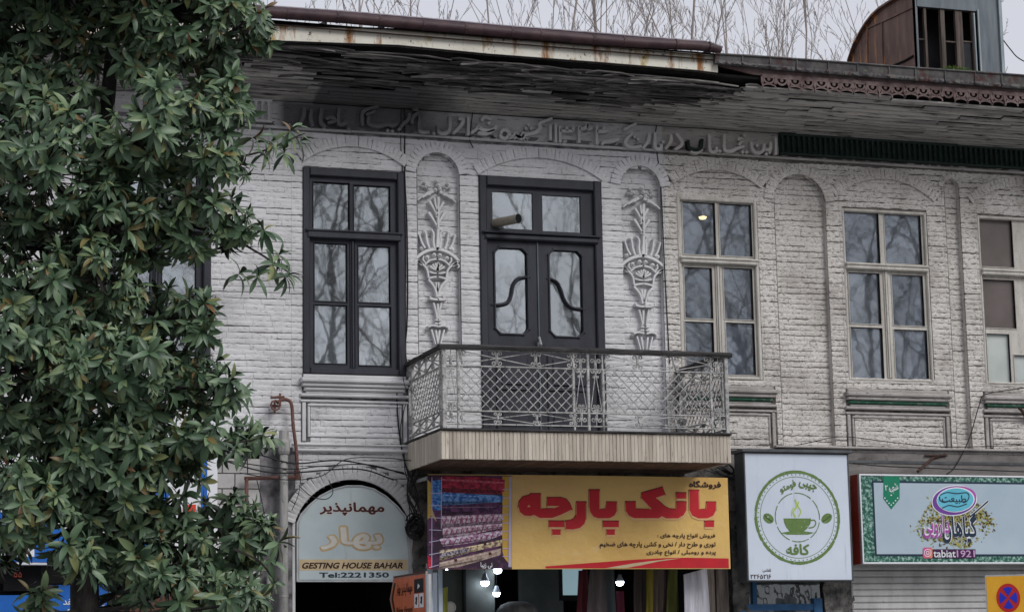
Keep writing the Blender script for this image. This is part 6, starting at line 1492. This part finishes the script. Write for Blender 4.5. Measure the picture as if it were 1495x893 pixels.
for i, (x, y, s) in enumerate(((11, -35, 1.35), (14.5, -39, 1.5), (18, -33, 1.3), (22, -40, 1.6), (26, -34, 1.35), (30, -38, 1.5), (35, -34, 1.4), (40, -39, 1.6), (6, -38, 1.4), (46, -36, 1.5), (27, -30, 1.25), (33, -31, 1.3))):
    put_tree(KR[i % 3], x, y, i*2.1, s, 'bare street tree across the road, seen only mirrored in the window panes', 'bare trees across the road')
# ================================================================== magnolia in front
YM = -5.0
def leafmesh(k):
    r = random.Random(k+40); n = 6; v, f = [], []; droop = r.uniform(.3, 1.1); fold = r.uniform(.25, .5); wid = r.uniform(.24, .35); tw = r.uniform(-.3, .3)
    for i in range(n+1):
        t = i/n; w = wid*.5*max(0.03, sin(pi*min(1, t**1.25*.93+.05))**.8); y = -droop*t*t*.6; x = t*(1-.12*droop*t); c, s = cos(tw*t), sin(tw*t)
        if i == n: w = .004
        for sgn in (-1, 0, 1): v.append((x, sgn*w*c, y+abs(sgn)*w*fold+sgn*w*s))
    for i in range(n):
        for k_ in range(2): a = i*3+k_; f.append((a, a+3, a+4, a+1))
    return v, f
LM_ = [leafmesh(k) for k in range(8)]
def leafmat():
    m = bpy.data.materials.new('magnolia leaf'); m.use_nodes = True; n = m.node_tree; N, L = n.nodes.new, n.links.new; b = n.nodes['Principled BSDF']
    at = N('ShaderNodeAttribute'); at.attribute_name = 'tint'; oi = N('ShaderNodeObjectInfo'); ad = N('ShaderNodeMath'); ad.operation = 'ADD'; L(at.outputs['Fac'], ad.inputs[0]); L(oi.outputs['Random'], ad.inputs[1]); fr = N('ShaderNodeMath'); fr.operation = 'FRACT'; L(ad.outputs[0], fr.inputs[0])
    cr = N('ShaderNodeValToRGB'); e = cr.color_ramp.elements; e[0].color = (.042, .078, .045, 1); e[1].color = (.15, .085, .035, 1); e[1].position = .997
    for p, c in ((.35, (.07, .125, .067)), (.7, (.11, .175, .092)), (.92, (.17, .23, .11)), (.955, (.20, .22, .08))): q = e.new(p); q.color = (*c, 1)
    L(fr.outputs[0], cr.inputs[0]); geo = N('ShaderNodeNewGeometry'); mi = N('ShaderNodeMix'); mi.data_type = 'RGBA'; L(geo.outputs['Backfacing'], mi.inputs[0]); L(cr.outputs[0], mi.inputs[6])
    c2 = N('ShaderNodeValToRGB'); c2.color_ramp.elements[0].color = (.055, .075, .04, 1); c2.color_ramp.elements[1].color = (.13, .065, .03, 1); c2.color_ramp.elements[0].position = .93; L(fr.outputs[0], c2.inputs[0]); L(c2.outputs[0], mi.inputs[7])
    L(mi.outputs[2], b.inputs['Base Color']); b.inputs['Roughness'].default_value = .44; b.inputs['Specular IOR Level'].default_value = .45; return m
M['leaf'] = leafmat()
MG = thing('magnolia_tree', 'tall magnolia with large glossy dark green leaves filling the left of the picture', 'tree', (P(125, 800, YM).x, YM, 0))
tp = [(118, 1400), (122, 1100), (124, 893), (122, 760), (112, 640), (104, 520), (112, 400), (128, 300), (148, 220), (158, 140), (165, 60), (178, -20), (188, -100)]
TP = [P(x, y, YM) for x, y in tp]; TP[0].z = -.05
n = len(TP); TR = obj('trunk', MB().tube(TP, [.13-.10*i/n for i in range(n)], 10), M['bark'], MG, smooth=True)
st = [[(112, 500), (75, 420), (60, 300), (80, 180), (95, 60), (100, -100)], [(125, 330), (200, 240), (215, 150), (205, 60), (230, -60)], [(104, 620), (150, 560), (190, 470), (200, 380), (250, 320)]]
br = MB(); limbs = []
for l in st:
    q = smooth([P(x, y, YM+.2*math.sin(i)) for i, (x, y) in enumerate(l)], 4); br.tube(q, [.055-.04*i/len(q) for i in range(len(q))], 7); limbs += [Vector(p) for p in q]
limbs += TP[2:]
CLUMP = [(60, -60, 90), (170, -70, 90), (270, -60, 70), (340, -50, 50), (90, -160, 85), (200, -170, 85), (300, -140, 55), (140, -260, 80), (230, -250, 60), (180, -330, 55), (-70, 20, 90), (-90, 180, 95), (-110, 340, 100), (-100, 500, 95), (-90, 650, 85), (-60, 780, 65), (-20, -70, 80), (40, 50, 95), (140, 30, 90), (250, 20, 85), (335, 15, 55), (375, 45, 30), (30, 160, 90), (90, 130, 60), (215, 90, 60), (300, 90, 55), (330, 140, 45), (300, 165, 50), (240, 165, 60), (200, 200, 50), (60, 250, 100), (160, 240, 60), (250, 235, 60), (320, 245, 40),
         (30, 350, 90), (120, 340, 60), (205, 330, 70), (280, 320, 60), (340, 330, 40), (150, 650, 60), (175, 700, 45), (205, 700, 35), (265, 690, 30), (120, 690, 55), (235, 655, 40), (140, 400, 50), (160, 330, 60), (50, 440, 90), (120, 420, 55), (180, 460, 55), (240, 470, 60), (290, 465, 35), (20, 540, 90), (100, 540, 85), (200, 540, 70), (280, 540, 50), (315, 570, 40),
         (40, 640, 95), (110, 660, 50), (210, 600, 50), (290, 640, 45), (345, 645, 28), (30, 740, 70), (110, 750, 65), (175, 760, 70), (245, 740, 45), (270, 800, 55), (330, 760, 45), (365, 790, 40), (330, 830, 50), (200, 830, 60), (105, 812, 30), (20, 800, 30), (290, 880, 50), (350, 880, 35), (50, 875, 25), (200, 640, 45), (245, 860, 40)]
SPR = [(345, 215), (372, 200), (398, 205), (425, 190), (440, 205), (415, 222), (388, 222), (352, 240), (330, 228), (362, 340), (385, 335), (398, 385), (420, 402), (376, 402), (350, 398), (408, 370), (345, 575), (358, 570), (362, 640), (385, 632), (395, 640), (345, 655), (388, 12), (372, 25), (395, 815), (400, 850), (408, 790), (380, 870)]
WH_ = []; rr = random.Random(12)
twg = MB()
for cx, cy, rad in CLUMP:
    c = P(cx, cy, YM-.15+rr.uniform(-.75, .55)); R_ = rad*.0056
    near = min(limbs, key=lambda q: (q-c).length); mid = near.lerp(c, .5)+Vector((0, 0, -.05)); br.tube([near, mid, c], [.022, .016, .010], 5)
    nW = int(19*(rad/50)**2.0)+4
    for k in range(nW):
        d = Vector((rr.gauss(0, 1), rr.gauss(0, 1)-.25, rr.gauss(0, 1)+.15)).normalized(); rr_ = rr.uniform(.45, 1.0)
        p = c+Vector((d.x*R_, d.y*R_*1.25, d.z*R_))*rr_
        WH_.append((p, (d+Vector((0, -.5, .25))).normalized())); twg.tube([c, c.lerp(p, .6)+Vector((0, 0, -.03)), p], [.008, .006, .004], 3, False)
for x, y in SPR:
    p = P(x, y, YM-.3+rr.uniform(-.3, .3)); WH_.append((p, Vector((rr.gauss(.3, .4), -.5, rr.uniform(.2, .7))).normalized()))
for l in ([(290, 240), (330, 232), (380, 222), (432, 200), (445, 195)], [(280, 340), (340, 350), (395, 380), (425, 400)], [(300, 330), (345, 332), (385, 338)], [(300, 645), (350, 645), (395, 636)], [(325, 60), (360, 30), (390, 10)], [(340, 800), (380, 820), (402, 850)]):
    q = smooth([P(x, y, YM-.25) for x, y in l], 3); br.tube(q, [.014-.009*i/len(q) for i in range(len(q))], 4)
leaves = []
for p, d in WH_:
    k = rr.randint(8, 15); sc = rr.uniform(.55, 1.12)
    o1 = d.orthogonal().normalized(); ph = rr.random()*6
    for j in range(k):
        a = ph+j*2.4; ring = j/k; ang = radians(15+80*ring+rr.gauss(0, 15)); o = o1.copy(); o.rotate(Matrix.Rotation(a, 3, d))
        ld = (d*cos(ang)+o*sin(ang)+Vector((0, 0, -.95*ring-.08))).normalized()
        up = (d-ld*d.dot(ld)); up = up.normalized() if up.length > .05 else Vector((0, 0, 1)); sd = up.cross(ld).normalized(); up = ld.cross(sd)
        L_ = (.165+.055*rr.random())*sc*(.72+.28*ring); b = p-d*.03*ring
        leaves.append((rr.randrange(8), b, ld, sd, up, L_))
# the 300 nearest to the street that stand clear are parts, the others one mass
order = sorted(range(len(leaves)), key=lambda i: leaves[i][1].y+rr.random()*.15); inview = [i for i in order if True]
def onscreen(b):
    v = b-CAM; w = v.dot(_F); px, py = 747.5+CF*v.dot(_R)/w, 446.5-CF*v.dot(_U)/w; return 5 < px < 460 and 5 < py < 888
pick = set([i for i in order if onscreen(leaves[i][1])][:300])
CR = obj('crown', br, M['bark'], MG); tw_ = obj('twigs', twg, M['bark'], CR); tw_['kind'] = 'stuff'
lm = [me_of((v, f), 'leaf', M['leaf']) for v, f in LM_]
for me in lm: me.shade_smooth()
VA = [np.array(v[0]) for v in LM_]; FA = [np.array(v[1]) for v in LM_]; V, F_, T_ = [], [], []; nn = 0
for i, (k, b, ld, sd, up, L_) in enumerate(leaves):
    if i in pick:
        mw = Matrix((ld, sd, up)).transposed(); o = bpy.data.objects.new('leaf', lm[k]); COL.objects.link(o); o.parent = CR; o.location = b-wloc(CR); o.rotation_euler = mw.to_euler(); o.scale = (L_, L_, L_)
    else:
        V.append(VA[k]*L_@np.array([ld, sd, up])+np.array(b)); F_.append(FA[k]+nn); nn += len(VA[k]); T_ += [rr.random()]*len(VA[k])
V = np.concatenate(V); F_ = np.concatenate(F_); me = bpy.data.meshes.new('foliage')
me.vertices.add(len(V)); me.vertices.foreach_set('co', V.ravel()); me.loops.add(F_.size); me.loops.foreach_set('vertex_index', F_.ravel().astype(np.int32))
me.polygons.add(len(F_)); me.polygons.foreach_set('loop_start', np.arange(0, F_.size, 4, dtype=np.int32)); me.polygons.foreach_set('loop_total', np.full(len(F_), 4, dtype=np.int32)); me.update(); me.validate()
at = me.attributes.new('tint', 'FLOAT', 'POINT'); at.data.foreach_set('value', np.array(T_, dtype=np.float32)); me.materials.append(M['leaf']); me.shade_smooth()
fo = bpy.data.objects.new('foliage', me); COL.objects.link(fo); fo.parent = CR; fo.location = -wloc(CR); fo['kind'] = 'stuff'
# orange brown buds on some shoots
bud = MB().lathe(0, 0, [(.0, 0), (.012, .01), (.014, .03), (.007, .055), (0, .065)], 6).mesh('bud', mat('brown bud', [(.16, .07, .03), (.28, .14, .06)], 20, rough=.7))
for p, d in random.Random(8).sample(WH_, 70):
    o = inst('bud', bud, CR, p); o.rotation_euler = d.to_track_quat('Z', 'Y').to_euler()
print('leaves', len(leaves), 'objects', len(bpy.data.objects))
